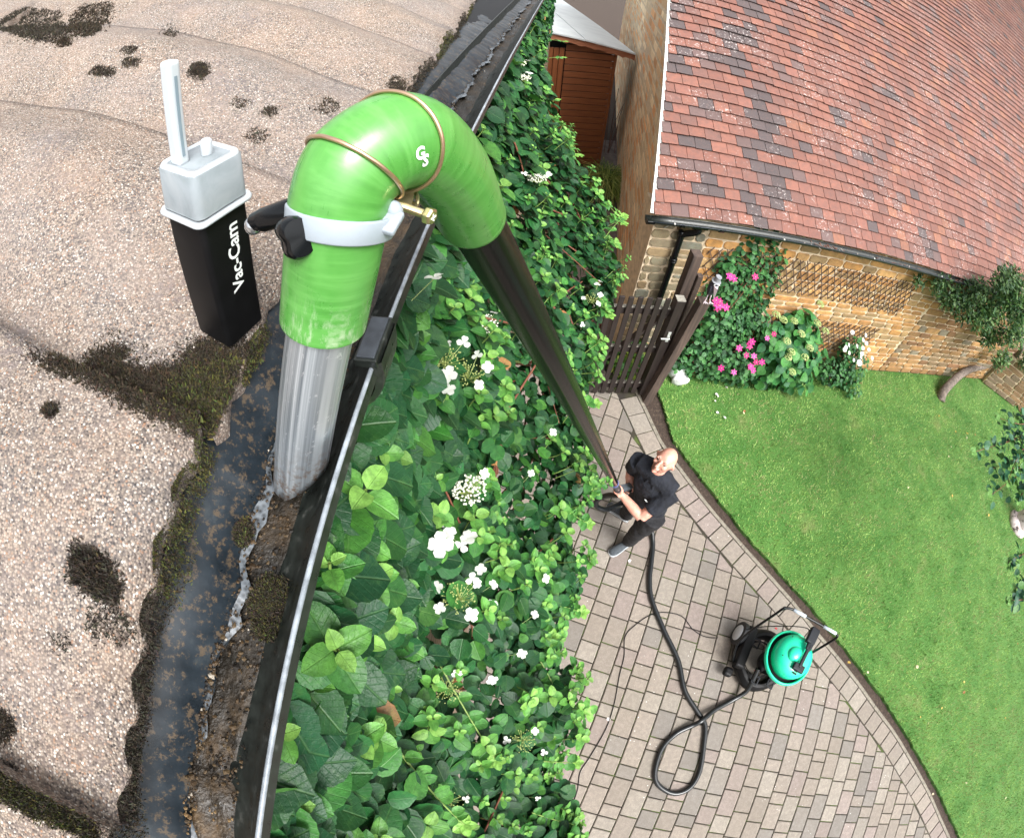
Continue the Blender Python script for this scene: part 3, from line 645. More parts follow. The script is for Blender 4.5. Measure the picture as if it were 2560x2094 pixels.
mb=MB(); lathe(mb,[(.0048,0),(.0052,.001),(.0052,.004),(.0040,.0052)],b1-d*.001,d,6); mb.build('bolt_head',M_BRASS,bolt,bevel=.0004)
mb=MB(); bar(mb,b1+d*.0041-Vector((0,0,.0022)),b1+d*.0041+Vector((0,0,.0022)),.0008,.0008); s3=d.cross(Vector((0,0,1))).normalized(); bar(mb,b1+d*.0041-s3*.0022,b1+d*.0041+s3*.0022,.0008,.0008); mb.build('cross_slot',M_WHITE,bolt)
bk=atd(1000,475,.30); mb=MB(); box(mb,atd(985,488,.298),(.024,.010,.003),(right,T,right.cross(T))); tube(mb,smooth_path([atd(1035,478,.295),atd(1044,490,.29),atd(1042,512,.287),atd(1030,505,.30)],5),.0011,8); mb.build('wire_plate',M_BRASS,clamp)
# socket arm and knob
mb=MB(); tube(mb,[atd(636,556,.300),atd(655,550,.295),atd(662,549,.293),atd(728,527,.278),atd(735,525,.276)],[.0058,.0068,.0074,.0076,.0070],28); arm=mb.build('arm',M_GLOSSBLK,clamp,smooth=True,crisp=True)
mb=MB(); blob(mb,atd(634,563,.300),(.006,.006,.006),1,.0); mb.build('ball',plain('steel_ball',(.6,.62,.64),.15,.9),arm,smooth=True)
mb=MB(); blob(mb,atd(745,523,.278),(.0075,.0075,.0075),2,.02); mb.build('arm_socket',M_CLAMP,clamp,smooth=True)
kc=atd(757,583,.262); kd=(-Vector(ray(757,583))+Vector((.25,.1,-.2))).normalized(); kx,ky,kz=frame(kd,(0,0,1)); V=[];n=48
prf=[(.55,-.011),(.62,-.010),(.93,-.0085),(1.0,-.004),(.98,.004),(.86,.0068),(.3,.0075)]
for r_,z_ in prf:
    for k in range(n): a=2*math.pi*k/n; q=.0108*(1+.20*math.cos(3*a))*r_; V.append(tuple(kc+kx*q*1.35*math.cos(a)+ky*q*1.0*math.sin(a)+kz*z_))
F=[(i*n+k,i*n+(k+1)%n,(i+1)*n+(k+1)%n,(i+1)*n+k) for i in range(len(prf)-1) for k in range(n)]+[tuple(range(n-1,-1,-1)),tuple((len(prf)-1)*n+k for k in range(n))]
mb=MB().add(V,F); tube(mb,[atd(775,560,.275),kc],.005,16); mb.build('wing_knob',M_GLOSSBLK,clamp,smooth=True,crisp=True)
# camera box
Fp=Vector((-.18382,.25215,H-.11486))-Vector((.41545,.90178,-.11915))*.0012-Vector((-.88713,.43064,.16602))*.0014; ub=Vector((.41545,.90178,-.11915)); ua=Vector((-.88713,.43064,.16602)); uc=Vector((.20102,.03673,.97890)); ub.normalize();ua.normalize();uc.normalize()
Wd,Dp,Lg=.0480,.0480,.1640
def rrect(lo_b,hi_b,lo_a,hi_a,r,c,m=5):
    o=[]
    for (cb,ca,st) in ((hi_b-r,lo_a+r,-90),(hi_b-r,hi_a-r,0),(lo_b+r,hi_a-r,90),(lo_b+r,lo_a+r,180)):
        for k in range(m+1):
            a=R(st+90*k/m); o.append(Fp+ub*(cb+r*math.cos(a))+ua*(ca+r*math.sin(a))-uc*c)
    return o
def prism(mb,loops,cap0=True,cap1=True):
    V=[tuple(v) for l in loops for v in l]; n=len(loops[0]); m=len(loops)
    F=[(i*n+k,(i+1)*n+k,(i+1)*n+(k+1)%n,i*n+(k+1)%n) for i in range(m-1) for k in range(n)]
    if cap0: F.append(tuple(range(n)))
    if cap1: F.append(tuple((m-1)*n+k for k in range(n-1,-1,-1)))
    mb.add(V,F); return mb
mb=MB(); prism(mb,[rrect(.002,Dp-.002,.002,Wd-.002,.005,.030),rrect(.0015,Dp-.0015,.0015,Wd-.0015,.005,.06),rrect(.002,Dp-.002,.002,Wd-.002,.005,Lg-.004),rrect(.005,Dp-.005,.005,Wd-.005,.004,Lg)])
cbox=mb.build('camera_case',M_BLK,vac,smooth=True,bevel=.0006)
mb=MB(); prism(mb,[rrect(.003,Dp-.003,.003,Wd-.003,.006,0.),rrect(.001,Dp-.001,.001,Wd-.001,.0065,.002),rrect(.0002,Dp-.0002,.0002,Wd-.0002,.0065,.034)],True,False); capo=mb.build('clear_cap',M_CAP,cbox,smooth=True)
mb=MB(); 
for c_,o_ in ((.0,.0025),(.036,-.0022)):
    prism(mb,[rrect(o_,Dp-o_,o_,Wd-o_,.007,c_-.0008),rrect(o_-.001,Dp-o_+.001,o_-.001,Wd-o_+.001,.0075,c_+.0006),rrect(o_-.001,Dp-o_+.001,o_-.001,Wd-o_+.001,.0075,c_+.0022),rrect(o_,Dp-o_,o_,Wd-o_,.007,c_+.0032),rrect(o_+.004,Dp-o_-.004,o_+.004,Wd-o_-.004,.005,c_+.0032),rrect(o_+.004,Dp-o_-.004,o_+.004,Wd-o_-.004,.005,c_-.0008),rrect(o_,Dp-o_,o_,Wd-o_,.007,c_-.0008)],False,False)
mb.build('cap_rim',M_CAPW,cbox,smooth=True)
mb=MB(); blob(mb,Fp+ub*.024+ua*.022-uc*.020,(.014,.014,.012),5,.1); mb.build('antenna_core',plain('dark_core',(.05,.07,.08),.4),cbox,smooth=True)
# aerial
ab=Fp+ub*.012+ua*.030; 
def hit_axis(px,py,o,d):
    """closest point on the line o+d*t to the pixel ray"""
    r=Vector(ray(px,py)); w0=o-Vector(CAMP); a=d.dot(d);b=d.dot(r);c=r.dot(r);d1=d.dot(w0);e=r.dot(w0); return (b*e-c*d1)/(a*c-b*b)
la=max(.03,min(.2,hit_axis(421,152,ab,uc)))
mb=MB(); bar(mb,ab-uc*.001,ab+uc*la,.0115,.0095,up=tuple(ub)); aer=mb.build('aerial',M_CAPW,cbox,bevel=.0025,seg=3)
mb=MB(); fx2,fy2,_=frame(uc,tuple(ub))
vd=-Vector(ray(430,280)); vd=(vd-uc*vd.dot(uc)).normalized(); 
side=max([fx2,-fx2,fy2,-fy2],key=lambda q:q.dot(vd)); ofs=.0115/2 if abs(side.dot(fx2))>.9 else .0095/2
bar(mb,ab+uc*(.006)+side*(ofs+.0002),ab+uc*(la*.86)+side*(ofs+.0002),.0022,.0006,up=tuple(side)); mb.build('aerial_slot',plain('slot_blue_grey',(.20,.26,.30),.3),aer)
st=Fp+ub*.030+ua*.022; mb=MB(); tube(mb,[st,st+uc*.010,st+uc*.0115],[.0046,.0044,.0030],20); mb.build('cap_stub',M_CAPW,cbox,smooth=True,bevel=.0006)
def plane_hit(px,py,o,nr):
    r=Vector(ray(px,py)); return Vector(CAMP)+r*((o-Vector(CAMP)).dot(nr)/r.dot(nr))
nr=-ua; o_=Fp+ua*.0015; ta=plane_hit(599,722,o_,nr); tb=plane_hit(578,556,o_,nr); Lt=(ta-tb).length; mid=(ta+tb)/2
Vt,Ft=text_mesh('Vac-Cam',.01,.00022,spacing=.98); wv=Vt[:,0].max()-Vt[:,0].min(); k=Lt/wv; txx=(tb-ta).normalized(); tyy=(-ub); tyy=(tyy-txx*tyy.dot(txx)).normalized()
mb=MB().add([tuple(mid+txx*v[0]*k+tyy*v[1]*k*.95-ua*.0006) for v in Vt],Ft); mb.build('lettering',M_WHITE,cbox)
print('text size',Lt,'aerial',la)

# ================================================================== ground
g=MB().add([(-40,-40,-.07),(60,-40,-.07),(60,60,-.07),(-40,60,-.07)],[(0,1,2,3)]).build('ground',M_SOIL); tag(g,kind='structure')
xy=lambda L:[tuple(at(*q))[:2] for q in L]
KO=[(1.72,4.1)]+xy([(1612,1010),(1630,1050),(1660,1112),(1697,1161),(1759,1244),(1800,1294),(1870,1374),(1939,1450),(1982,1498),(2032,1563),(2093,1635),(2150,1706),(2191,1765),(2239,1828),(2284,1903),(2325,1977),(2354,2044),(2377,2094)])+[(6.25,-4.6)]
def off(line,d):
    out=[]
    for i in range(len(line)):
        a=line[max(i-1,0)];b=line[min(i+1,len(line)-1)]; l=math.hypot(b[0]-a[0],b[1]-a[1]); out.append((line[i][0]-(b[1]-a[1])/l*d,line[i][1]+(b[0]-a[0])/l*d))
    return out
# paved area: sand bed, individually laid blocks, border course
def flat(poly,z): return [(x,y,z) for x,y in poly]
b=MB().add(flat([(-.6,-4.6),(6.3,-4.6)]+off(KO,-.03)[::-1]+[(.4,4.3),(-.6,4.3)],-.014),[tuple(range(len(KO)+4))]).build('paving_bed',M_JOINT); tag(b,kind='structure')
IN=[(1.45,4.1)]+xy([(1535,1005),(1559,1050),(1584,1094),(1605,1124),(1645,1185),(1686,1246),(1716,1278),(1741,1306),(1769,1340),(1800,1377),(1863,1452),(1889,1484),(1952,1559),(2052,1680),(2133,1783),(2158,1814),(2210,1891),(2262,1980),(2306,2066)])+[(5.75,-4.6)]
IN=off(KO,-.285)
dvec=np.array([-.41,-.912]); dvec/=np.linalg.norm(dvec); nvec=np.array([-dvec[1],dvec[0]])
pm=MB()
def paver(poly,z=0.,col=None,g=.0062):
    poly=[tuple(p) for p in poly]
    if area(poly)<0: poly=poly[::-1]
    q=inset(poly,g)
    if len(q)<3 or abs(area(q))<.0012: return
    t=inset(q,.007)
    if len(t)<3: return
    dx,dy=random.uniform(-.01,.01),random.uniform(-.01,.01); c=(sum(p[0] for p in q)/len(q),sum(p[1] for p in q)/len(q)); dz=random.uniform(-.0015,.0015)
    zz=lambda p,z0:z0+dz+(p[0]-c[0])*dx+(p[1]-c[1])*dy
    n=len(q); m=len(t)
    if n!=m:
        V=[(p[0],p[1],zz(p,z)) for p in q]+[(p[0],p[1],-.03) for p in q]; F=[tuple(range(n))]+[(i,n+i,n+(i+1)%n,(i+1)%n) for i in range(n)]
    else:
        V=[(p[0],p[1],zz(p,z)) for p in t]+[(p[0],p[1],zz(p,z-.004)) for p in q]+[(p[0],p[1],-.03) for p in q]
        F=[tuple(range(n))]+[(i,n+i,n+(i+1)%n,(i+1)%n) for i in range(n)]+[(n+i,2*n+i,2*n+(i+1)%n,n+(i+1)%n) for i in range(n)]
    pm.add(V,F,col)
def pcol():
    r=random.random(); k=random.uniform(.85,1.12)
    c=(.250,.215,.180) if r<.58 else (.265,.237,.200) if r<.76 else (.195,.178,.158) if r<.88 else (.25,.205,.183)
    return tuple(x*k for x in c)
PW=.1945
for ci_ in range(-32,40):
    off0=ci_*PW; s_=-6.5+random.uniform(0,.3)
    while s_<6.5:
        ln=random.choice([.135,.135,.195,.195,.195,.285,.285,.285,.285]); r4=[]
        for (ss,oo) in ((s_,off0),(s_+ln,off0),(s_+ln,off0+PW),(s_,off0+PW)):
            p=dvec*ss+nvec*oo+np.array([1.5,0])+nvec*.006*math.sin(ss*1.7+ci_*.1); r4.append((p[0],p[1]))
        s_+=ln; cx=sum(p[0] for p in r4)/4; cy=sum(p[1] for p in r4)/4
        if cx<-.45 or cy<-4.3 or cy>3.95 or cx>6.2: continue
        if area(r4)<0: r4=r4[::-1]
        best=min(range(len(IN)-1),key=lambda i:math.hypot((IN[i][0]+IN[i+1][0])/2-cx,(IN[i][1]+IN[i+1][1])/2-cy)); pl=r4
        for i in (best-1,best,best+1):
            if 0<=i<len(IN)-1: pl=clip(pl,IN[i+1],IN[i])
        if len(pl)>=3 and (IN[0][0]>-9): paver(pl,0.,pcol())
# border blocks set square to the kerb
cum=[0]; 
for i in range(len(KO)-1): cum.append(cum[-1]+math.dist(KO[i],KO[i+1]))
def onl(line,s):
    for i in range(len(cum)-1):
        if s<=cum[i+1] or i==len(cum)-2: t=(s-cum[i])/(cum[i+1]-cum[i]); return (line[i][0]+(line[i+1][0]-line[i][0])*t,line[i][1]+(line[i+1][1]-line[i][1])*t)
KI=off(KO,-.045); s_=.75
while s_<cum[-1]-.3:
    ln=.205 if s_>2 else .26; paver([onl(KI,s_),onl(KI,s_+ln),onl(IN,s_+ln),onl(IN,s_)],.001,tuple(x*1.03 for x in pcol())); s_+=ln
pv=pm.build('paving',M_PAVE); tag(pv,kind='structure')
kb=MB(); s_=.3
while s_<cum[-1]-.2:
    e=min(s_+.9,cum[-1]); ss=[s_+.003+(e-s_-.006)*k/4 for k in range(5)]
    V=[]
    for q in ss:
        o,i_=onl(KO,q),onl(KI,q); V+=[(i_[0],i_[1],-.06),(i_[0],i_[1],.004),(i_[0]*.3+o[0]*.7,i_[1]*.3+o[1]*.7,.008),(o[0],o[1],.0),(o[0],o[1],-.09)]
    kb.add(V,[(j*5+k,j*5+k+1,j*5+k+6,j*5+k+5) for j in range(4) for k in range(4)]); s_=e
tag(kb.build('kerb',M_KERB),kind='structure')
LE=[(2.30,3.95),(2.17,3.5)]+xy([(1660,1010),(1670,1050),(1688,1105),(1723,1151),(1759,1197),(1800,1250),(1880,1352),(1969,1450),(2024,1506),(2098,1598),(2154,1669),(2210,1743),(2265,1828),(2314,1914),(2351,1980),(2380,2044),(2403,2094)])+[(6.6,-4.9)]
LEf=[]
for i in range(len(LE)-1):
    for k in range(9):
        t=k/9; LEf.append((LE[i][0]+(LE[i+1][0]-LE[i][0])*t+random.uniform(-.012,.012),LE[i][1]+(LE[i+1][1]-LE[i][1])*t+random.uniform(-.01,.01)))
lawnp=LEf+[(30,-4.9),(30,3.95)]
V=flat(lawnp,-.016)+flat(lawnp,-.09); n=len(lawnp)
lo=MB().add(V,[tuple(range(n)),]+[(i,n+i,n+(i+1)%n,(i+1)%n) for i in range(n)]).build('lawn',M_LAWN); tag(lo,kind='structure')
ct=MB().add([(-.3,3.9,-.03),(1.95,3.9,-.03),(3.3,11,-.03),(-.3,11,-.03)],[(0,1,2,3)]).build('path',M_CONC); tag(ct,kind='structure')
# grass blades
N=230000; gx=rng.uniform(2.1,12.5,N); gy=rng.uniform(-4.6,3.95,N)
# edge x as a function of y
ly=np.array([q[1] for q in LE][::-1]); lx=np.array([q[0] for q in LE][::-1]); ok=gx>np.interp(gy,ly,lx)-.015; keep=rng.random(N)<np.clip(1.25-(gx-3)*.09,.35,1); ok&=keep; gx,gy=gx[ok],gy[ok]; N=len(gx)
an=rng.uniform(0,2*np.pi,N); ln=rng.uniform(.022,.055,N); wd=rng.uniform(.0022,.0045,N)*1.25; lean=rng.normal(0,.8,(N,2))
def fbm(x,y):
    return (np.sin(1.7*x+2.1*y)+np.sin(3.3*x-2.9*y+1)+np.sin(5.9*x+4.7*y+2)*.7+np.sin(9.1*y-7.7*x)*.5+np.sin(15*x+13*y)*.4)/3.6
def vnoise(x,y,sc,seed):
    g=np.random.default_rng(seed).random((512,512)); u=(x*sc)%511; v=(y*sc)%511; i=u.astype(int); j=v.astype(int); fu=u-i; fv=v-j; fu=fu*fu*(3-2*fu); fv=fv*fv*(3-2*fv)
    return (g[i,j]*(1-fu)*(1-fv)+g[i+1,j]*fu*(1-fv)+g[i,j+1]*(1-fu)*fv+g[i+1,j+1]*fu*fv)*2-1
X_,Y_=gx*.8+gy*.6+20,gy*.8-gx*.6+20
fb=.25*fbm(gx,gy)+.55*vnoise(X_,Y_,2.2,1)+.75*vnoise(X_,Y_,5.5,2)+.7*vnoise(X_,Y_,13,3)
V=np.zeros((N,3,3)); V[:,0]=np.c_[gx-np.cos(an)*wd,gy-np.sin(an)*wd,np.full(N,-.018)]; V[:,1]=np.c_[gx+np.cos(an)*wd,gy+np.sin(an)*wd,np.full(N,-.018)]
hh=ln/np.sqrt(1+(lean**2).sum(1)); V[:,2]=np.c_[gx+lean[:,0]*hh,gy+lean[:,1]*hh,-.016+hh]
t_=np.clip(.5+.60*fb+rng.normal(0,.24,N),0,1)[:,None]; c=np.array([.072,.205,.026])*(1-t_)+np.array([.44,.60,.18])*t_; ln=ln*(.75+.4*t_[:,0])
yel=(rng.random(N)<(.09+.85*np.clip(vnoise(X_,Y_,4.1,7)-.15,0,1)))[:,None]; c=np.where(yel,np.array([.40,.38,.17]),c)*rng.uniform(.6,1.3,(N,1))
me=bpy.data.meshes.new('grass'); me.vertices.add(N*3); me.vertices.foreach_set('co',V.ravel().astype(np.float32)); me.loops.add(N*3); me.loops.foreach_set('vertex_index',np.arange(N*3,dtype=np.int32)); me.polygons.add(N); me.polygons.foreach_set('loop_start',np.arange(0,N*3,3,dtype=np.int32)); me.update(calc_edges=True)
a=me.attributes.new('col','FLOAT_COLOR','POINT'); a.data.foreach_set('color',np.c_[np.repeat(c,3,axis=0),np.ones(N*3)].ravel().astype(np.float32)); me.materials.append(M_GRASS)
go=bpy.data.objects.new('grass',me); COL.objects.link(go); tag(go,'short green lawn grass with drier yellowish patches','grass',kind='stuff')

# ================================================================== stone cottage
YB=3.95; XB=1.65; EZ=2.33
cot=empty('stone_cottage',(XB,YB,0),'golden stone cottage with red clay tile roof and black eaves gutter','cottage')
def stonewall(name,o,du,L,top,nrm,parent,rowh=(.075,.15),sw=(.16,.42),cols=None,seed=1,base=0.,proud=.012,gap=.009,gain=1.,mat=None):
    """o origin, du unit direction along, top(u) height; nrm outward"""
    rg=random.Random(seed); du=Vector(du).normalized(); nrm=Vector(nrm).normalized(); m=MB(); z=base
    pts=[o+du*0+Vector((0,0,base)),o+du*L+Vector((0,0,base))]; K=24
    tp=[o+du*(L*k/K)+Vector((0,0,top(L*k/K))) for k in range(K+1)]
    mm=MB(); front=[pts[0],pts[1]]+tp[::-1]; bk=[p-nrm*.4 for p in front]; n=len(front)
    V=[tuple(p) for p in front+bk]; F=[tuple(range(n)),tuple(range(2*n-1,n-1,-1))]+[(i,n+i,n+(i+1)%n,(i+1)%n) for i in range(n)]
    mm.add(V,F); wall=mm.build(name,M_MORTAR,parent)
    cols=cols or [(.36,.19,.065),(.40,.22,.08),(.30,.15,.055),(.33,.20,.09),(.22,.15,.08),(.27,.22,.14),(.42,.25,.11)]
    while z<max(top(0),top(L),top(L/2)):
        h=rg.uniform(*rowh); u=-rg.uniform(0,.2)
        while u<L:
            wd=rg.uniform(*sw)*(1.1 if h>.11 else .85); a,b=max(u,0),min(u+wd,L); u+=wd
            if b-a<.05: continue
            zt=min(z+h,min(top(a),top(b))-.01); 
            if zt-z<.04: continue
            sub=[(z,zt)] if rg.random()<.88 or h<.11 else [(z,z+h*.5),(z+h*.5,zt)]
            for (z0,z1) in sub:
                g=gap+rg.uniform(0,.004); r=min(.022,(z1-z0)*.25); x0,x1=a+g,b-g; y0,y1=z0+g,z1-g
                if x1-x0<.04 or y1-y0<.02: continue
                jit=lambda s=.006:rg.uniform(-s,s)
                ring=[(x0+r,y0),((x0+x1)/2,y0+jit()),(x1-r,y0),(x1,y0+r),(x1+jit(),(y0+y1)/2),(x1,y1-r),(x1-r,y1),((x0+x1)/2,y1+jit()),(x0+r,y1),(x0,y1-r),(x0+jit(),(y0+y1)/2),(x0,y0+r)]
                ring=[(p[0]+jit(.004),p[1]+jit(.004)) for p in ring]; n=len(ring); cx,cy=(x0+x1)/2,(y0+y1)/2
                tilt=jit(.02); V=[]
                for (k,d) in ((1.,-.004),(.97,proud*.7),(.86,proud)):
                    for p in ring: q=o+du*(cx+(p[0]-cx)*k)+Vector((0,0,cy+(p[1]-cy)*k))+nrm*(d+tilt*(p[0]-cx)*.3); V.append(tuple(q))
                F=[(i*n+j,i*n+(j+1)%n,(i+1)*n+(j+1)%n,(i+1)*n+j) for i in range(2) for j in range(n)]+[tuple(range(2*n,3*n))]
                c=rg.choice(cols); k=rg.uniform(.75,1.15)*gain; m.add(V,F,tuple(x*k for x in c))
        z+=h
    st=m.build('stonework',mat or M_STONE,wall); return wall
OR=[(.40,.20,.06),(.43,.23,.08),(.36,.18,.06),(.33,.21,.09),(.28,.19,.09),(.45,.26,.10)]
GRY=[(.24,.20,.12),(.20,.18,.12),(.27,.23,.15),(.20,.14,.08),(.30,.22,.12),(.18,.19,.15)]
MIXD=OR+GRY[:3]
stonewall('wall',Vector((XB,YB,0)),(1,0,0),.62,lambda u:EZ-.06,(0,-1,0),cot,rowh=(.09,.16),cols=GRY,seed=4,proud=.016,gain=1.15)
stonewall('wall',Vector((XB+.62,YB-.004,0)),(1,0,0),4.2,lambda u:EZ-.06,(0,-1,0),cot,rowh=(.07,.15),sw=(.18,.46),cols=OR,seed=5,proud=.016,gain=1.3)
stonewall('wall',Vector((XB+4.82,YB-.002,0)),(1,0,0),6.6,lambda u:EZ-.06,(0,-1,0),cot,rowh=(.08,.15),sw=(.18,.42),cols=[(.20,.10,.045),(.24,.13,.05),(.30,.16,.06),(.22,.15,.08),(.36,.20,.08),(.17,.15,.11)],seed=6,proud=.02,gain=1.25)
gd=Vector((.2,.98,0)).normalized(); gn=Vector((-gd.y,gd.x,0)); PIT=math.tan(R(43))
ridge=7.1
gtop=lambda u:(EZ-.02)+PIT*(u if u<ridge else 2*ridge-u)
stonewall('gable_wall',Vector((XB,YB,0))+gd*.09,gd,2*ridge,gtop,gn,cot,rowh=(.13,.20),sw=(.25,.6),cols=[(.46,.26,.12),(.50,.34,.19),(.42,.21,.09),(.54,.43,.28),(.46,.37,.24)],seed=8,proud=.005,gap=.026,gain=1.7,mat=M_STONE2)
# roof plane: x along the eave, s up the slope
o0=Vector((1.578,3.85,EZ)); upv=Vector((0,math.cos(R(43)),math.sin(R(43)))); shear=.2/.98*math.cos(R(43))
m=MB(); rg=random.Random(3); GA=.128; TWd=.186; th_=.013; nr_=Vector((0,-math.sin(R(43)),math.cos(R(43))))
for r_ in range(0,76):
    s0=r_*GA-.02; x=(-.5*TWd if r_%2 else 0)+rg.uniform(-.01,.01)
    while x<15.5:
        x0=max(x,0); x1=x+TWd; wv=.008*math.sin(x*2.3+r_*.4)+.006*math.sin(x*.9+r_); x+=TWd
        if x1-x0<.05: continue
        sk=shear*s0; a=o0+Vector((x0+sk+.003,0,0)); b=o0+Vector((x1+sk-.003,0,0)); dz=rg.uniform(-.003,.004); dr=rg.uniform(-.006,.006)+wv; l=GA+.02; j=rg.uniform(-.004,.004)
        lift=nr_*(.028+dz); low=nr_*.003
        V=[a+upv*(s0+dr)+lift,b+upv*(s0+dr+j)+lift,b+upv*(s0+l)+low,a+upv*(s0+l)+low]; V+=[V[0]-nr_*th_,V[1]-nr_*th_,V[2]-nr_*th_,V[3]-nr_*th_]
        q=rg.random(); edge=math.exp(-x0/1.1); dark=(abs(x0-1.0-.25*math.sin(s0*2))<.25 and rg.random()<.75)
        if q<.025+.30*edge*.6 or (dark and q<.7): c=(.060,.048,.049)
        elif q<.08+.28*edge: c=(.105,.066,.061)
        elif q<.18: c=(.23,.095,.055)
        else: c=rg.choice([(.172,.068,.048),(.190,.076,.054),(.154,.070,.054),(.205,.082,.056)])
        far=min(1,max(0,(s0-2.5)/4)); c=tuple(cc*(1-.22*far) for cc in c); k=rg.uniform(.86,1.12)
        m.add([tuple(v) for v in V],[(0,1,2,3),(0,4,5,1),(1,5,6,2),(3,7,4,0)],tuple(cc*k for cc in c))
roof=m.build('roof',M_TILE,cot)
m=MB(); e=o0+Vector((0,.02,-.02)); sk=shear*9.7; m.add([tuple(e),tuple(e+Vector((16,0,0))),tuple(e+Vector((16+sk,0,0))+upv*9.7),tuple(e+Vector((sk,0,0))+upv*9.7)],[(0,1,2,3)]); m.build('roof_deck',M_BLK,roof)  # deck coloured black so gaps between tile courses read as shadow lines
vd_=(upv+Vector((shear,0,0)))
m=MB(); a=o0-Vector((.012,0,.008)); bar(m,a,a+vd_*9.7,.022,.05,up=(1,0,0)); m.build('verge_board',M_WPAINT,roof)
# eaves gutter with brackets and downpipe
gy=3.79; gz=2.295; gx0=1.50; m=MB(); V=[]; xs=[gx0+.3*i for i in range(43)]; n=16
sag=lambda x:.012*math.sin(x*.8)
for x in xs:
    for k in range(n+1): t=math.pi*k/n; V.append((x,gy-.056*math.cos(t)+sag(x)*.3,gz-.05*math.sin(t)+sag(x)*.3))
    for k in range(n,-1,-1): t=math.pi*k/n; V.append((x,gy-.060*math.cos(t)+sag(x)*.3,gz-.054*math.sin(t)+sag(x)*.3))
W=2*(n+1); F=[(i*W+k,i*W+(k+1)%W,(i+1)*W+(k+1)%W,(i+1)*W+k) for i in range(len(xs)-1) for k in range(W)]+[tuple(range(n+1))]
m.add(V,F); G2=m.build('gutter',M_GUT,cot,smooth=True)
for x,wd in ((1.535,.07),(1.86,.05),(2.06,.16),(2.30,.05)):
    V=[]; m=MB()
    for xx in (x-wd/2,x+wd/2):
        for k in range(n+1): t=math.pi*k/n; V.append((xx,gy-.064*math.cos(t),gz+.003-.060*math.sin(t)))
    m.add(V,[(k,n+1+k,n+2+k,k+1) for k in range(n)]); m.build('joint_collar',M_GLOSSBLK,G2)
m=MB(); tube(m,[(1.55+.3*i,gy-.059,gz+.003) for i in range(42)],.0035,6); m.build('lip',plain('glossy_lip',(.02,.03,.045),.2),G2,smooth=True)
for x in (1.77,3.05,4.45,5.9,7.4,8.9):
    m=MB(); box(m,(x,gy-.06,gz+.008),(.016,.014,.012)); bb=m.build('bracket_clip',M_WPAINT,G2)
    m=MB(); bar(m,(x,gy+.02,gz-.055),(x,YB-.01,gz-.19),.016,.004); bar(m,(x+.02,gy+.05,gz-.10),(x-.01,YB-.02,gz-.14),.008,.004); m.build('bracket',M_GALV,G2)
m=MB(); tube(m,smooth_path([(2.06,gy,gz-.04),(2.06,gy,gz-.10),(1.95,YB-.07,gz-.22),(1.95,YB-.07,gz-.35),(1.95,YB-.07,.02)],6),.036,14)
for z in (1.75,1.72,.9): tube(m,[(1.95,YB-.07,z),(1.95,YB-.07,z+.022)],.044,14)
m.build('downpipe',M_GLOSSBLK,cot,smooth=True)
# debris in that gutter
m=MB()
for (xc,nn) in ((3.75,60),(6.6,50),(5.0,20),(7.3,30)):
    for _ in range(nn):
        p=Vector((xc+random.gauss(0,.16),gy+random.uniform(-.03,.035),gz-.035+random.uniform(0,.02))); d=Vector((random.gauss(0,1),random.gauss(0,1),random.gauss(0,.3))).normalized(); bar(m,p,p+d*random.uniform(.02,.07),random.uniform(.004,.014),.002,col=random.choice([(.15,.06,.04),(.25,.12,.08),(.4,.35,.3)]))
o=m.build('gutter_litter',M_PETAL); tag(o,'reddish dead leaves and twigs lying in the cottage gutter','leaf litter',kind='stuff')

# return garden wall at the right
gw=empty('garden_wall',(10.3,YB,0),'low brown stone garden wall running off to the right edge','garden wall')
stonewall('stone_face',Vector((10.15,YB-.1,0)),(1.7,-1.0,0),3.6,lambda u:.95,(-.507,-.862,0),gw,rowh=(.10,.16),sw=(.25,.5),cols=[(.24,.14,.07),(.20,.15,.10),(.28,.17,.09)],seed=11,proud=.02)

# lattice trellises
def trellis(x0,x1,z0f,z1f,label,sp=.098,ang=50):
    t=empty('trellis',(x0,YB-.03,z0f(x0)),label,'trellis','lath trellises on the cottage wall'); m=MB(); ca,sa=math.cos(R(ang)),math.sin(R(ang))
    for sgn,yy in ((1,YB-.030),(-1,YB-.038)):
        L=x1-x0+2; k=-10
        while k*sp<L:
            # line start on z0 baseline
            xa=x0-1+k*sp; pts=[]; s=0; seg=None
            zb=z0f(x0)-.4
            for i in range(220):
                q=(xa+sgn*ca*i*.02+(0 if sgn>0 else 0),zb+sa*i*.02)
                if x0<=q[0]<=x1 and z0f(q[0])<=q[1]<=z1f(q[0]): seg=(seg[0],q) if seg else (q,q)
            if seg and math.dist(*seg)>.05:
                e=random.uniform(0,.05); a=Vector((seg[0][0]-sgn*ca*e,yy,seg[0][1]-sa*e)); b=Vector((seg[1][0]+sgn*ca*e,yy,seg[1][1]+sa*e)); bar(m,a,b,.011,.007,up=(0,1,0))
            k+=1
    m.build('lattice',M_TREL,t); return t
trellis(2.35,5.85,lambda x:1.50-.05*(x-2.4),lambda x:1.92,'brown lath trellis fixed high under the cottage eaves',sp=.112,ang=60)
trellis(3.4,5.7,lambda x:.42,lambda x:1.02-.02*(x-3.5),'lower lath trellis half hidden by the green hydrangea bush',sp=.11,ang=55)

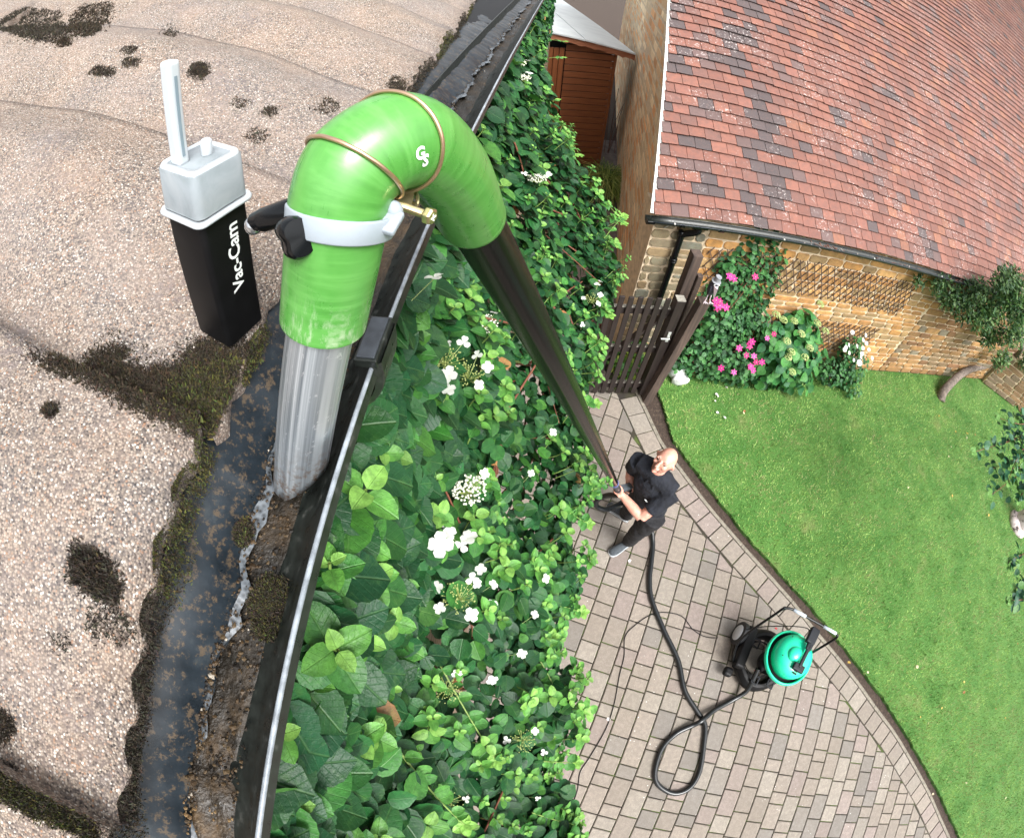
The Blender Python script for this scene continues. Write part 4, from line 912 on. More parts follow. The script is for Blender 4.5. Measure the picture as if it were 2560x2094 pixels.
# ================================================================== shed
sh=empty('garden_shed',(1.38,9.33,0),'brown timber shed with pale felt roof behind the climbing plant','shed')
sf=Vector((1,.06,0)).normalized(); sn=Vector((sf.y,-sf.x,0))
def SP(x,d,z): return Vector((1.38,9.33,z))+sf*x-sn*d
rt_z=lambda x:2.86-.172*(x)
m=MB(); box(m,SP(-.1,1.2,1.3),(2.0,2.36,2.6-.1),(sf,-sn,Vector((0,0,1)))); m.build('frame',M_BLK,sh)  # black backing: its colour paints the shade in the gaps between boards
m=MB()
for i in range(19):
    z=.05+i*.14; x1=.93
    V=[SP(0,-.012,z),SP(x1,-.012,z),SP(x1,-.020,z+.004),SP(0,-.020,z+.004)]
    box(m,SP(x1/2,-.010,z+.067),(x1,.018,.128),(sf,-sn,Vector((0,0,1))))
m.build('weatherboard',M_SHED,sh,bevel=.006)
m=MB()
for i in range(11): box(m,SP(-.02-.105*i-.05,-.014,1.32),(.096,.02,2.6),(sf,-sn,Vector((0,0,1))))
m.build('door',M_SHEDV,sh,bevel=.006)
m=MB(); box(m,SP(.955,-.01,1.3),(.05,.05,2.6),(sf,-sn,Vector((0,0,1)))); m.build('corner_post',M_SHED,sh,bevel=.004)
m=MB(); 
xs_=[-1.3+i*.06 for i in range(44)]
V=[]
for x in xs_: V+=[SP(x,-.16,rt_z(x)+.03),SP(x,-.16,rt_z(x)-.10+.012*math.sin(x*23)+.008*math.sin(x*47))]
V2=[v+(-sn)*.02 for v in V]; nn=len(V); F=[(2*i,2*i+1,2*i+3,2*i+2) for i in range(len(xs_)-1)]+[(nn+2*i,nn+2*i+2,nn+2*i+3,nn+2*i+1) for i in range(len(xs_)-1)]+[(2*i+1,nn+2*i+1,nn+2*i+3,2*i+3) for i in range(len(xs_)-1)]+[(2*i,2*i+2,nn+2*i+2,nn+2*i) for i in range(len(xs_)-1)]
m.add([tuple(v) for v in V+V2],F); m.build('fascia_board',M_FASC,sh)
m=MB()
for (xa,xb,dz) in ((-1.3,.30,.0),(.31,1.27,.004)):
    V=[SP(xa,-.19,rt_z(xa)+.045+dz),SP(xb,-.19,rt_z(xb)+.045+dz),SP(xb,7.5,rt_z(xb)+.045+dz),SP(xa,7.5,rt_z(xa)+.045+dz)]; V+=[v-Vector((0,0,.03)) for v in V]
    m.add([tuple(v) for v in V],[(0,1,2,3),(0,4,5,1),(1,5,6,2),(2,6,7,3),(3,7,4,0)])
m.build('roof',M_RFELT,sh)

# ================================================================== gate
gt=empty('garden_gate',(1.92,3.38,0),'dark brown picket gate with pale latch handle standing across the path','gate')
for i in range(9):
    x=1.80-i*.098; m=MB(); box(m,(x,3.385,.83+.004*math.sin(i*3)),(.057,.020,1.60),(Vector((math.cos(.01*i),0,math.sin(.004*math.sin(i*5)))).normalized(),Vector((0,1,0)),Vector((0,0,1)))); m.build('picket',M_GATE,gt,bevel=.003)
for z in (1.42,.82,.16):
    m=MB(); box(m,(1.42,3.425,z),(.98,.05,.085)); m.build('rail',M_GATE,gt,bevel=.003)
    m=MB(); box(m,(1.42,3.425,z+.0445),(.94,.044,.004)); m.build('rail_top',M_GREY,gt)
m=MB(); bar(m,(1.0,3.425,.2),(1.85,3.425,1.38),.03,.07,up=(0,1,0)); m.build('brace',M_GATE,gt)
m=MB(); box(m,(1.925,3.385,.84),(.10,.095,1.60)); p_=m.build('gate_stile',M_GATE,gt,bevel=.005)
m=MB(); box(m,(1.925,3.385,1.645),(.096,.090,.008)); m.build('stile_top',M_GREY,p_)
m=MB(); box(m,(1.93,3.333,1.12),(.035,.008,.15)); tube(m,[(1.93,3.33,1.13),(1.93,3.295,1.13),(1.83,3.290,1.135)],.009,8); m.build('latch_handle',plain('worn_aluminium',(.62,.64,.62),.35,.5),gt,bevel=.001)
# sleepers used as posts
def sleeper(a,b,wd,label,seed):
    a,b=Vector(a),Vector(b); x,y,z=frame(b-a,(0,1,0)); rg=random.Random(seed); V=[];m_=10
    for i in range(m_+1):
        q=a+(b-a)*(i/m_)
        for (i_,j_) in ((-1,-1),(-.2,-1.03),(1,-1),(1.03,.2),(1,1),(-.1,1.04),(-1,1),(-1.02,-.1)): k=1+rg.uniform(-.05,.04); V.append(tuple(q+x*i_*wd/2*k+y*j_*wd*.55*k))
    F=[(i*8+k,i*8+(k+1)%8,(i+1)*8+(k+1)%8,(i+1)*8+k) for i in range(m_) for k in range(8)]+[tuple(range(7,-1,-1)),tuple(m_*8+k for k in range(8))]
    o=MB().add(V,F).build('timber_post',M_OLD,None,bevel=.006); tag(o,label,'post','old timber posts beside the gate'); return o
sleeper((1.965,3.30,-.05),(2.13,3.30,1.72),.105,'short reddish brown timber post by the gate carrying the bird ornament',1)
sleeper((1.99,3.52,-.05),(2.0,3.54,2.12),.105,'tall dark timber post standing behind the gate near the downpipe',2)
sleeper((2.09,3.46,.6),(2.10,3.50,1.88),.06,'thin grey lichen-covered post fixed beside the tall post',3)
# bird ornament in a top hat
bd=empty('bird_ornament',(2.135,3.29,1.74),'black and white metal bird with pale beak and grey top hat on the timber post','bird ornament')
def BP(x,y,z): return Vector((2.15+x,3.27+y,1.74+z))
m=MB(); tube(m,smooth_path([BP(0,.02,.07),BP(0,.01,.13),BP(0,0,.20),BP(0,-.01,.25),BP(0,-.01,.275)],4),interp([.018,.045,.050,.040,.028],4),16); m.build('body',M_BIRD,bd,smooth=True)
m=MB()
for sx in (-1,1): tube(m,smooth_path([BP(sx*.02,0,.08),BP(sx*.02,-.005,.03),BP(sx*.03,-.01,.004)],3),.005,8)
for sx in (-1,1):
    for dx in (-.025,0,.025): tube(m,[BP(sx*.03,-.01,.005),BP(sx*.03+dx,-.045,.003)],.0045,6)
m.build('leg',M_BEAK,bd,smooth=True)
m=MB(); V=[BP(-.024,-.046,.238),BP(.024,-.046,.238),BP(.0,-.085,.235),BP(.002,-.105,.085)]; m.add([tuple(v) for v in V],[(0,1,2),(0,2,3),(2,1,3),(0,3,1)]); m.build('beak',M_BEAK,bd)
for sx in (-1,1):
    m=MB(); blob(m,BP(sx*.022,-.045,.252),(.011,.007,.011),1,0); e_=m.build('eye',M_WHITE,bd,smooth=True); m=MB(); blob(m,BP(sx*.022,-.052,.253),(.005,.003,.005),1,0); m.build('pupil',M_EYE,e_)
m=MB(); blob(m,BP(.036,-.02,.17),(.014,.02,.055),2,.05); blob(m,BP(-.036,-.02,.17),(.012,.02,.055),3,.05); m.build('wing',M_BIRD,bd,smooth=True)
m=MB(); lathe(m,[(.05,0),(.05,.006),(.032,.008),(.030,.062),(.033,.068)],BP(0,-.01,.272),(0.05,-.12,1),20); m.build('top_hat',M_HAT,bd,bevel=.002)
o=MB(); blob(o,(2.47,3.68,.10),(.13,.10,.15),5,.25,16); blob(o,(2.50,3.60,.05),(.12,.09,.10),8,.3,16); o=o.build('stone_ornament',M_ROCK,smooth=True); tag(o,'whitish lumpy stone ornament at the foot of the gate post','garden ornament')

# ================================================================== climbing hydrangea on the near wall
EDGE=[((1445,2150),2.55),((1400,2020),2.55),((1365,1900),2.6),((1425,1740),2.6),((1425,1600),2.6),((1440,1460),2.6),((1432,1300),2.6),((1440,1150),2.65),((1480,950),2.75),((1500,800),2.85),((1515,680),2.9),((1520,560),3.0),((1420,430),3.15),((1365,300),3.3),((1298,170),3.5),((1268,90),3.7)]
et=[toA(at(px,py,z)) for (px,py),z in EDGE]; ea=np.array([q[1] for q in et]); ep=np.array([q[0] for q in et]); eh=np.array([q[2] for q in et]); o_=np.argsort(ea); ea,ep,eh=ea[o_],ep[o_],eh[o_]
ea=np.r_[-2.6,ea,9]; ep=np.r_[ep[0],ep,ep[-1]]; eh=np.r_[eh[0],eh,eh[-1]]
def hyd(a,v):
    """a along the wall, v 0 at the gutter, 1 at the outer edge, up to 1.4 below it"""
    pe,he=np.interp(a,ea,ep),np.interp(a,ea,eh); bump_=.05*np.sin(5*a+9*v)+.045*np.sin(11*a-5*v+1)+.03*np.sin(23*a+17*v)
    h0=.50; v1=np.clip(v,0,1); h=h0+(he-h0)*v1**1.25; r=-.43+(pe/he+.43)*v1; p=h*r*1.0
    h=h+np.clip(v-1,0,9)*.9; p=p-np.clip(v-1,0,9)*.35
    return p+bump_*np.clip(v*1.5,.15,1),h
def Avec(p,a,h): return np.stack([p*.989+a*.148,-p*.148+a*.989,H-h],-1)
climb=empty('climbing_plant',A(-.2,1,4.6),'large climbing hydrangea with white flowers covering the near brick wall','climbing plant')
def samples(n,vlo,vhi,pw=1.):
    u=rng.random(n); a=-1.9+u**1.25*8.6 if False else rng.uniform(-1.9,6.6,n); keep=rng.random(n)<np.clip(1.15-.10*np.abs(a),.35,1); a=a[keep]; v=rng.uniform(vlo,vhi,len(a))**pw; return a,v
def place(n,depth,vlo=.0,vhi=1.25):
    a,v=samples(n,vlo,vhi); p,h=hyd(a,v); p2,h2=hyd(a,v+.01); tp=p2-p; thh=h2-h; l=np.hypot(tp,thh)+1e-9; npn,nh=thh/l,-tp/l      # outward normal (p,h)
    dd=-rng.random(len(a))**1.3*depth; p=p+npn*dd; h=h+nh*dd; p=np.maximum(p,-.24)
    P=Avec(p,a,h); nv=Avec(npn*1.,np.zeros_like(a),nh)-np.array([0,0,H]); nv[:,2]=-nh*1.0
    nv=np.stack([npn*.989,-npn*.148,-nh],-1); return P,nv,a,v,dd
T1=leaf_template(4,10,'ovate',.20,.28,.025); T2=leaf_template(4,10,'heart',.18,.25,.03)
mb=MB()
for (n,dep,T) in ((4200,.34,T2),(9500,.20,T1),(9500,.11,T2),(5200,.03,T1)):
    P,nv,a,v,dd=place(n,dep); m_=len(P)
    up_b=np.array([0,0,.75]); nn=nv*.75+up_b+rng.normal(0,.34,(m_,3)); dr=nv*.5+np.array([0,0,-.35])+rng.normal(0,.75,(m_,3))
    hh_=H-P[:,2]; sz=rng.uniform(.040,.078,m_)*np.where(a<-.2,1.18,1.)*np.where(v<.5,1.08,.92); sz=np.where(a>2.5,sz*1.05,sz)
    light=rng.random(m_); base=np.where((light<.12)[:,None],np.array([.042,.160,.028]),np.where((light<.45)[:,None],np.array([.018,.092,.024]),np.array([.009,.054,.018])))
    base=np.where((rng.random(m_)<.008)[:,None],np.array([.30,.13,.05]),base)
    leaves(mb,T,P,dr,nn,sz,base*rng.uniform(.70,1.30,(m_,1))*np.array([1,1,1])*rng.uniform([.85,.95,.8],[1.3,1.05,1.1],(m_,3)))
fol=mb.build('foliage',M_LEAF,climb,smooth=True); fol['kind']='stuff'
# bright young shoots: a rosette of paired leaves on a pale stem
a,v=samples(700,.04,1.12); m_=len(a); edge_extra=True
a=np.r_[a,rng.uniform(-1.8,5.5,170)]; v=np.r_[v,rng.uniform(.93,1.08,170)]
p,h=hyd(a,v); mb=MB(); ms=MB(); T3=leaf_template(4,6,'ovate',.35,.35)
P=Avec(p,a,h)
for i in range(len(a)):
    if h[i]<.42: continue
    q=Vector(P[i]); d=Vector((.30+random.gauss(0,.3),random.gauss(0,.3),1)).normalized(); d=(d+AX[0]*.35*v[i]).normalized(); st=random.uniform(.02,.07)*(1.5 if v[i]>.9 else 1); tip=q+d*st
    x,y,z=frame(d,(random.random(),random.random(),.1)); r0=random.uniform(0,3.14); nl=random.choice([2,3,3]); sz=random.uniform(.55,1.15)
    pos=[];dr=[];nn=[];ss=[];cc=[]
    for l_ in range(nl):
        for k in (0,1):
            an_=r0+l_*math.pi/2+k*math.pi; dd=(x*math.cos(an_)+y*math.sin(an_)); rise=.25+.35*l_; pos.append(tip-d*(.012*(nl-1-l_))+dd*.002); dr.append(dd+d*rise*.6); nn.append(d-dd*rise*.8+Vector((0,0,.2))); ss.append((.052,.040,.024)[l_]*sz)
            cc.append(((.050,.18,.035),(.105,.29,.05),(.21,.42,.085))[l_+(3-nl)])
    leaves(mb,T3,[tuple(t) for t in pos],[tuple(t) for t in dr],[tuple(t) for t in nn],ss,np.array(cc)*random.uniform(.72,1.15))
    tube(ms,smooth_path([q-d*.06+Vector((random.gauss(0,.01),random.gauss(0,.01),0)),q,tip],2),.0022,5,False)
o=mb.build('young_shoots',M_LEAF,climb,smooth=True); o['kind']='stuff'
# long arching shoots reaching out near the shed and elsewhere
def shoot(px0,z0,px1,z1,n=7,sz=.04):
    q0,q1=at(*px0,z0),at(*px1,z1); mid=(q0+q1)/2+Vector((0,0,.05*(q1-q0).length)); pts=smooth_path([q0,mid,q1],6); tube(ms,pts,[.0035-.002*i/len(pts) for i in range(len(pts))],6,False)
    pos=[];dr=[];nn=[];ss=[];cc=[]
    for k in range(n):
        i=int((k+1)/(n+1)*(len(pts)-1)); t=(pts[min(i+1,len(pts)-1)]-pts[i]).normalized(); x,y,z=frame(t,(0,0,1)); s_=random.uniform(.8,1.2)
        for sg in (-1,1): pos.append(tuple(pts[i])); dr.append(tuple(x*sg+t*.3+Vector((0,0,random.gauss(0,.3))))); nn.append((random.gauss(0,.3),random.gauss(0,.3),1)); ss.append(sz*s_); cc.append(random.choice([(.06,.20,.04),(.09,.27,.05)]))
    tp=pts[-1]
    for k in range(5): an_=k*1.26; pos.append(tuple(tp)); dr.append((math.cos(an_),math.sin(an_),.2)); nn.append((-.3*math.cos(an_),-.3*math.sin(an_),1)); ss.append(sz*.9); cc.append((.24,.47,.09))
    leaves(mb2,T3,pos,dr,nn,ss,np.array(cc))
mb2=MB()
for s_ in [((1295,125),3.6,(1415,105),3.5),((1290,190),3.5,(1410,145),3.4),((1330,320),3.3,(1395,250),3.1),((1380,290),3.2,(1450,390),3.1),((1360,430),3.1,(1440,390),3.1),((1420,650),3.0,(1560,545),2.9),((1470,470),3.0,(1560,560),2.95),((1430,560),3.,(1540,610),2.9),((1480,640),3.,(1560,540),3.),((1390,830),2.9,(1500,870),2.8),((1500,740),2.9,(1525,790),2.85),((1400,1000),2.8,(1490,1010),2.7),((1380,1260),2.7,(1470,1310),2.6),((1350,1500),2.7,(1455,1530),2.6),((1350,1650),2.7,(1430,1800),2.6),((1340,1900),2.7,(1440,1905),2.5),((1330,2030),2.7,(1440,2060),2.5),((1250,1500),3.0,(1380,1590),2.7),((1100,1660),3.3,(1240,1900),3.1),((1000,1880),3.6,(1160,2060),3.4),((850,1280),3.7,(960,1210),3.6),((800,1800),4.0,(770,1690),4.05),((760,1600),4.,(850,1480),4.02),((880,1340),3.9,(1000,1250),3.7)]: shoot(*s_)
o=mb2.build('arching_shoots',M_LEAF,climb,smooth=True); o['kind']='stuff'
# woody stems
mt=MB()
for _ in range(140):
    a0=random.uniform(-1.6,5); v0=random.uniform(.3,1.); p,h=hyd(a0,v0); q=Vector(Avec(p-.06,a0,h)); a1=a0+random.gauss(0,.35); p1,h1=hyd(a1,max(0,v0-random.uniform(.1,.4))); q1=Vector(Avec(max(p1-.12,-.25),a1,h1+.1)); md=(q+q1)/2+Vector((random.gauss(0,.03),random.gauss(0,.03),.0)); tube(mt,smooth_path([q,md,q1],4),random.uniform(.0025,.006),6,False)
for k in range(26):
    a0=-1.6+k*.26; q=[A(-.24,a0,4.68),A(-.20,a0+.05,3.4),A(-.05+.15*random.random(),a0+random.gauss(0,.1),2.5),A(.0,a0+random.gauss(0,.2),2.)]; tube(mt,smooth_path(q,4),[.012-.0006*i for i in range(13)],7,False)
mt.build('woody_stem',M_TWIG,climb,smooth=True)['kind']='stuff'
ms.build('green_stem',M_STEM,climb,smooth=True)['kind']='stuff'
# flower heads: a lacy centre with a few large white outer florets
TP_=leaf_template(2,3,'petal',.25,.25)
TPC=leaf_template(2,4,'narrow',.2,.25); TPC=(TPC[0]*np.array([1.55,1,1]),TPC[1],TPC[2])
def floret(mb,q,n,sz,col=(.66,.68,.62),k=4,tm=None):
    x,y,z=frame(n,(random.random(),random.random(),.2)); pos=[];dr=[];nn=[]
    r0=random.uniform(0,2)
    for i in range(k): an_=r0+i*2*math.pi/k; d=x*math.cos(an_)+y*math.sin(an_); pos.append(tuple(q)); dr.append(tuple(d+z*.15)); nn.append(tuple(z-d*.2))
    leaves(mb,tm or TP_,pos,dr,nn,[sz*random.uniform(.85,1.1)]*k,[col]*k)
FH=[((1150,960),5,.010,'h'),((1000,770),1,.011,''),((1200,830),3,.02,'c'),((1090,925),4,.011,'h'),((1075,930),1,.012,''),((1085,1022),1,.013,''),((1157,1240),3,.011,'c'),((1135,1370),3,.022,'b'),((1080,1385),1,.024,'b'),((1130,1500),6,.014,'h'),((1175,1440),2,.012,''),((1205,1530),2,.013,''),((1135,1610),1,.016,''),((1290,1560),2,.011,''),((1340,1100),2,.012,''),((1375,1140),1,.012,''),((1330,465),3,.022,'c'),((1190,560),1,.011,''),((1120,1755),3,.014,''),((1100,1720),3,.013,'h'),((1330,1460),2,.012,''),((1290,1850),3,.012,'h'),((1310,1990),2,.012,''),((1110,2000),3,.014,'h'),((1470,760),4,.013,'h'),((1480,730),3,.012,''),((1440,830),2,.012,''),((1270,1700),2,.012,''),((1275,180),4,.02,'c'),((1290,215),3,.018,'c'),((1360,1640),2,.011,''),((1250,1640),2,.012,''),((1390,1290),1,.013,''),((1420,900),1,.013,''),((1295,1210),2,.011,''),((1210,1700),2,.014,''),((1260,1340),2,.012,''),((1340,1880),2,.012,''),((1190,1480),2,.013,''),((1080,1690),2,.014,'')]
def surfpt(px,py):
    r=ray(px,py); t=.4
    while t<6:
        q=r*t+CAMP; p,a,h=toA(q); 
        for v in (0,):
            pass
        # find v where h matches
        vs=np.linspace(0,1.3,27); pp,hh=hyd(np.full(27,a),vs); ps=np.interp(h,hh,pp) if h>hh[0] else -9
        if ps>p or h>hh[-1]: return Vector(q)
        t+=.01
    return Vector(r*2+CAMP)
for (px,py),n,sz,kind in [f for i_,f in enumerate(FH) if f[3] or i_%3]:
    n=max(1,n-(1 if not kind else 0)) if kind!='h' else n-1
    c=surfpt(px,py)+Vector((.02,0,.045)); mb=MB(); D_=(c-Vector(CAMP)).length; s_=.0165 if kind!='b' else .026
    if kind in('h','c'):
        mc=MB()
        for _ in range(70 if kind=='h' else 130):
            r_=.045*random.random()**.6; t=random.uniform(0,6.28); q=c+Vector((r_*math.cos(t),r_*math.sin(t),.012*(1-r_/.045)+random.uniform(-.008,.004)))
            k=.0022 if kind=='h' else .0034; cl_=(.40,.46,.16) if kind=='h' else (.72,.74,.62); blob(mc,q,(k,k,k),1,0,6,col=cl_)
            if random.random()<.3: tube(mc,[c-Vector((0,0,.03)),q],.0007,4,False,col=(.35,.42,.12))
    for i in range(n if kind!='c' else 2):
        t=i*2.4+random.random(); r_=.055 if kind in('h','c') else random.uniform(0,.05); q=c+Vector((r_*math.cos(t),r_*math.sin(t),random.uniform(0,.015))); nrm=Vector((random.gauss(.1,.35),random.gauss(-.1,.35),1)); floret(mb,q,nrm,s_*random.uniform(.8,1.15),k=random.choice([3,4,4])); tube(mb,[c-Vector((0,0,.03)),q],.0008,4,False,col=(.4,.5,.2))
    fh=mb.build('white_flower',M_PETAL,climb,smooth=True)
    if kind in('h','c'): mc.build('flower_centre',M_PETAL,fh)

# ================================================================== smaller plants
def shrub(name,label,cat,pts,n,size,tm,pal,depth,nrm=(0,-.5,.8),mat=None,jit=.45,stems=0,base=None):
    """pts: list of (centre, radii) lobes"""
    t=empty(name,base or (pts[0][0][0],pts[0][0][1],0),label,cat); m=MB(); tot=sum(r[0]*r[2] for c,r in pts); 
    for c,r in pts:
        k=int(n*r[0]*r[2]/tot); d=rng.normal(size=(k,3)); d/=np.linalg.norm(d,axis=1)[:,None]; rad=rng.random(k)**(1/depth); P=np.array(c)+d*np.array(r)*rad[:,None]; P[:,2]=np.maximum(P[:,2],.03)
        if YB-.05<c[1]+r[1]: P[:,1]=np.minimum(P[:,1],YB-.04)
        nn=d*.7+np.array(nrm)+rng.normal(0,jit,(k,3)); dr=d+np.array([0,0,-.4])+rng.normal(0,.7,(k,3)); cc=np.array([random.choice(pal) for _ in range(k)])*rng.uniform(.75,1.25,(k,1))
        leaves(m,tm,P,dr,nn,rng.uniform(size*.7,size*1.2,k),cc)
    m.build('foliage',mat or M_LEAF2,t,smooth=True)['kind']='stuff'
    m=MB(); b=Vector(base or (pts[0][0][0],pts[0][0][1],0))
    for c,r in pts:
        for _ in range(3 if not stems else stems): e=Vector(c)+Vector((random.gauss(0,r[0]*.4),random.gauss(0,r[1]*.4),random.gauss(0,r[2]*.4))); tube(m,smooth_path([b+Vector((random.gauss(0,.06),random.gauss(0,.03),0)),(b+e)/2+Vector((random.gauss(0,.05),0,.1)),e],4),.006,6,False)
    m.build('stem',M_TWIG,t,smooth=True)['kind']='stuff'
    return t
DG=[(.026,.12,.03),(.042,.16,.042),(.07,.22,.055),(.022,.085,.032)]
TL=leaf_template(2,5,'ovate',.25,.3); TH=leaf_template(4,6,'heart',.2,.3); TN=leaf_template(2,4,'narrow',.1,.2)
cle=shrub('clematis','pink flowering clematis climbing the cottage wall beside the timber posts','clematis',
   [((2.62,3.72,.35),(.38,.18,.38)),((3.05,3.68,.40),(.45,.20,.42)),((2.85,3.75,.85),(.42,.15,.34)),((3.2,3.80,.95),(.32,.12,.30)),((2.72,3.85,1.45),(.20,.07,.30)),((2.95,3.86,1.65),(.14,.06,.18)),((2.62,3.86,1.75),(.12,.06,.12)),((3.35,3.6,.25),(.30,.2,.25))],2600,.068,TL,DG+[(.05,.16,.05)],2.2)
for (px,py),k,z_ in [((1830,690),2,3.78),((1888,692),1,3.78),((1795,760),2,3.6),((1803,770),3,3.58),((1815,768),1,3.58),((1918,845),1,3.5),((1935,835),1,3.5),((1878,860),2,3.5),((1848,870),1,3.5),((1866,888),1,3.45),((1885,890),1,3.45),((1882,918),2,3.4),((1905,905),1,3.4),((1803,920),1,3.4),((1835,930),1,3.35),((1890,905),1,3.42)]:
    m=MB()
    for _ in range(k+(k>1)):
        c=aty(px+random.gauss(0,5)*(k>1),py+random.gauss(0,4)*(k>1),z_-.02); col=random.choice([(.62,.03,.26),(.68,.09,.36),(.50,.01,.16)]); floret(m,c,Vector((random.gauss(-.2,.3),-.7,.7)),random.uniform(.044,.056),col,6,TPC); blob(m,c+Vector((-.002,-.008,.008)),(.007,.007,.006),1,0,6,col=(.7,.6,.5))
    m.build('pink_flower',M_PETAL,cle,smooth=True)
hy=shrub('hydrangea_bush','broad light green hydrangea bush with pale green flower heads against the cottage wall','hydrangea',
   [((3.80,3.60,.45),(.40,.24,.42)),((4.15,3.62,.62),(.34,.2,.42)),((4.0,3.72,1.0),(.28,.14,.26)),((3.6,3.66,.8),(.22,.16,.25)),((4.25,3.52,.3),(.25,.25,.3))],720,.135,TH,[(.035,.17,.04),(.06,.22,.045),(.025,.13,.045),(.08,.27,.06)],2.4,jit=.3)
for px,py,z_ in [(1940,787,3.5),(1958,800,3.5),(1985,803,3.6),(2043,808,3.55),(2003,835,3.4),(2063,828,3.5),(1967,853,3.35),(1978,880,3.3),(2024,870,3.35),(2012,893,3.3),(1970,893,3.3),(1980,930,3.2),(2050,730+30,3.7)]:
    m=MB(); c=aty(px,py,z_); 
    for _ in range(90): d=Vector((random.gauss(0,1),random.gauss(0,1),random.gauss(0,1))).normalized(); d.z=abs(d.z); blob(m,c+Vector((d.x*.052,d.y*.052,d.z*.035)),(.008,.008,.006),1,0,6,col=random.choice([(.42,.52,.20),(.50,.58,.26),(.34,.46,.14)]))
    m.build('flower_head',M_PETAL,hy)
ro=shrub('white_rose_bush','small dark leaved bush dotted with white roses at the wall foot','rose bush',
   [((5.05,3.66,.25),(.32,.2,.24)),((5.35,3.64,.35),(.30,.2,.34)),((5.2,3.75,.65),(.2,.12,.28)),((5.45,3.5,.12),(.25,.2,.12))],1100,.062,TL,DG,2.2)
for px,py in [(2131,831),(2164,838),(2115,868),(2122,862),(2157,870),(2166,858),(2123,882),(2134,900),(2148,907),(2152,893),(2155,884),(2180,895),(2112,874),(2105,935),(2142,865),(2172,874),(2158,850)]:
    m=MB(); c=aty(px,py,3.45+random.uniform(-.03,.12))
    for _ in range(2): floret(m,c,Vector((random.gauss(0,.4),-.5,.8)),.030 if px!=2148 else .05,(.80,.78,.76),5)
    m.build('white_rose',M_PETAL,ro,smooth=True)
# leaning small tree at the corner
lt=empty('leaning_tree',(8.0,3.35,0),'small olive-leaved tree with a bent grey trunk leaning along the cottage wall','tree')
m=MB(); tr=smooth_path([at(2350,1000,-.05),at(2365,970,.12),at(2420,925,.30),at(2500,905,.50),aty(2555,870,3.7),aty(2520,760,3.6)],7); tube(m,tr,[.105-.07*i/len(tr) for i in range(len(tr))],12); m.build('trunk',M_BARK,lt,smooth=True)
m=MB(); lobes=[]
for px,py,Y,r_ in [(2350,715,3.75,.20),(2385,745,3.65,.26),(2420,770,3.6,.30),(2460,790,3.5,.34),(2440,730,3.6,.28),(2500,760,3.5,.38),(2540,730,3.4,.38),(2520,700,3.5,.30),(2480,840,3.6,.30),(2540,830,3.4,.40),(2510,700,3.3,.22),(2555,780,3.3,.35),(2505,900,3.6,.26),(2300,702,3.8,.12),(2570,900,3.6,.3)]:
    c=aty(px,py,Y); lobes.append((tuple(c),(r_*1.1,r_*.6,r_*.9)))
TNl=TN; 
for c,r in lobes:
    k=int(520*r[0]*r[2]/.09); d=rng.normal(size=(k,3)); d/=np.linalg.norm(d,axis=1)[:,None]; P=np.array(c)+d*np.array(r)*(rng.random(k)**.5)[:,None]; P[:,1]=np.minimum(P[:,1],YB-.03)
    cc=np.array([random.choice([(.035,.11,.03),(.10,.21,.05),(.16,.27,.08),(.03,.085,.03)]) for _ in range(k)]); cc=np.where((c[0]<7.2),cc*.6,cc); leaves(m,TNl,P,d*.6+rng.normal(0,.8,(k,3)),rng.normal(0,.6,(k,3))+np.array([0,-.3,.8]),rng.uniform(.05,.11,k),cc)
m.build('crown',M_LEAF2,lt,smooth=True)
# birch at the right edge
bt=empty('birch_tree',(9.25,.80,0),'birch tree at the right edge with hanging toothed leaves and a pale trunk base','tree')
m=MB(); b0_=at(2545,1310,0)+Vector((.06,0,-.1)); tube(m,smooth_path([b0_,b0_+Vector((.05,0,.35)),b0_+Vector((.35,.1,1.6)),b0_+Vector((.5,.2,3.4))],5),interp([.26,.20,.15,.10],5),16); blob(m,b0_+Vector((-.10,0,.10)),(.24,.26,.12),5,.25,16); m.build('trunk',M_BIRCH,bt,smooth=True)
m=MB(); mt=MB(); top=b0_+Vector((.45,.2,2.6))
for pts_ in [[(2640,1090,2.5),(2540,1100,2.35),(2440,1128,2.2)],[(2640,1040,2.5),(2560,1060,2.4),(2500,1045,2.3)],[(2640,1120,2.5),(2560,1140,2.3),(2480,1172,2.1)],[(2650,1150,2.4),(2560,1180,2.2),(2480,1235,2.0)],[(2640,1080,2.6),(2560,1120,2.4),(2520,1200,2.2)],[(2650,1060,2.5),(2580,1080,2.4),(2500,1110,2.3)],[(2640,1200,2.4),(2575,1220,2.2),(2545,1245,2.1)],[(2660,1360,2.3),(2570,1380,2.1),(2520,1405,2.0)],[(2660,1440,2.3),(2590,1450,2.1),(2540,1470,2.0)],[(2670,1490,2.3),(2600,1495,2.1),(2530,1500,2.0)],[(2640,1000,2.5),(2580,1030,2.4),(2545,1040,2.3)],[(2660,1100,2.6),(2600,1160,2.3),(2530,1170,2.2)]]:
    q=smooth_path([top+Vector((0,0,random.gauss(0,.2)))]+[at(*p) for p in pts_],8); tube(mt,q,[.012-.0095*i/len(q) for i in range(len(q))],6,False); k=0
    for i in range(10,len(q)-1):
        for _ in range(4):
            d=Vector((random.gauss(0,1),random.gauss(0,1),-.6)).normalized(); p_=q[i]+Vector((random.gauss(0,.05),random.gauss(0,.05),random.gauss(0,.04))); leaves(m,TL,[tuple(p_)],[tuple(d)],[(random.gauss(0,.4),random.gauss(0,.4),1)],[random.uniform(.06,.105)],[random.choice([(.02,.105,.05),(.035,.13,.06),(.10,.24,.06),(.018,.08,.045)])])
    d=(q[-1]-q[-2]).normalized(); leaves(m,TL,[tuple(q[-1])]*3,[tuple(d+Vector((random.gauss(0,.5),random.gauss(0,.5),0))) for _ in range(3)],[(0,0,1)]*3,[.09]*3,[(.16,.33,.08)]*3)
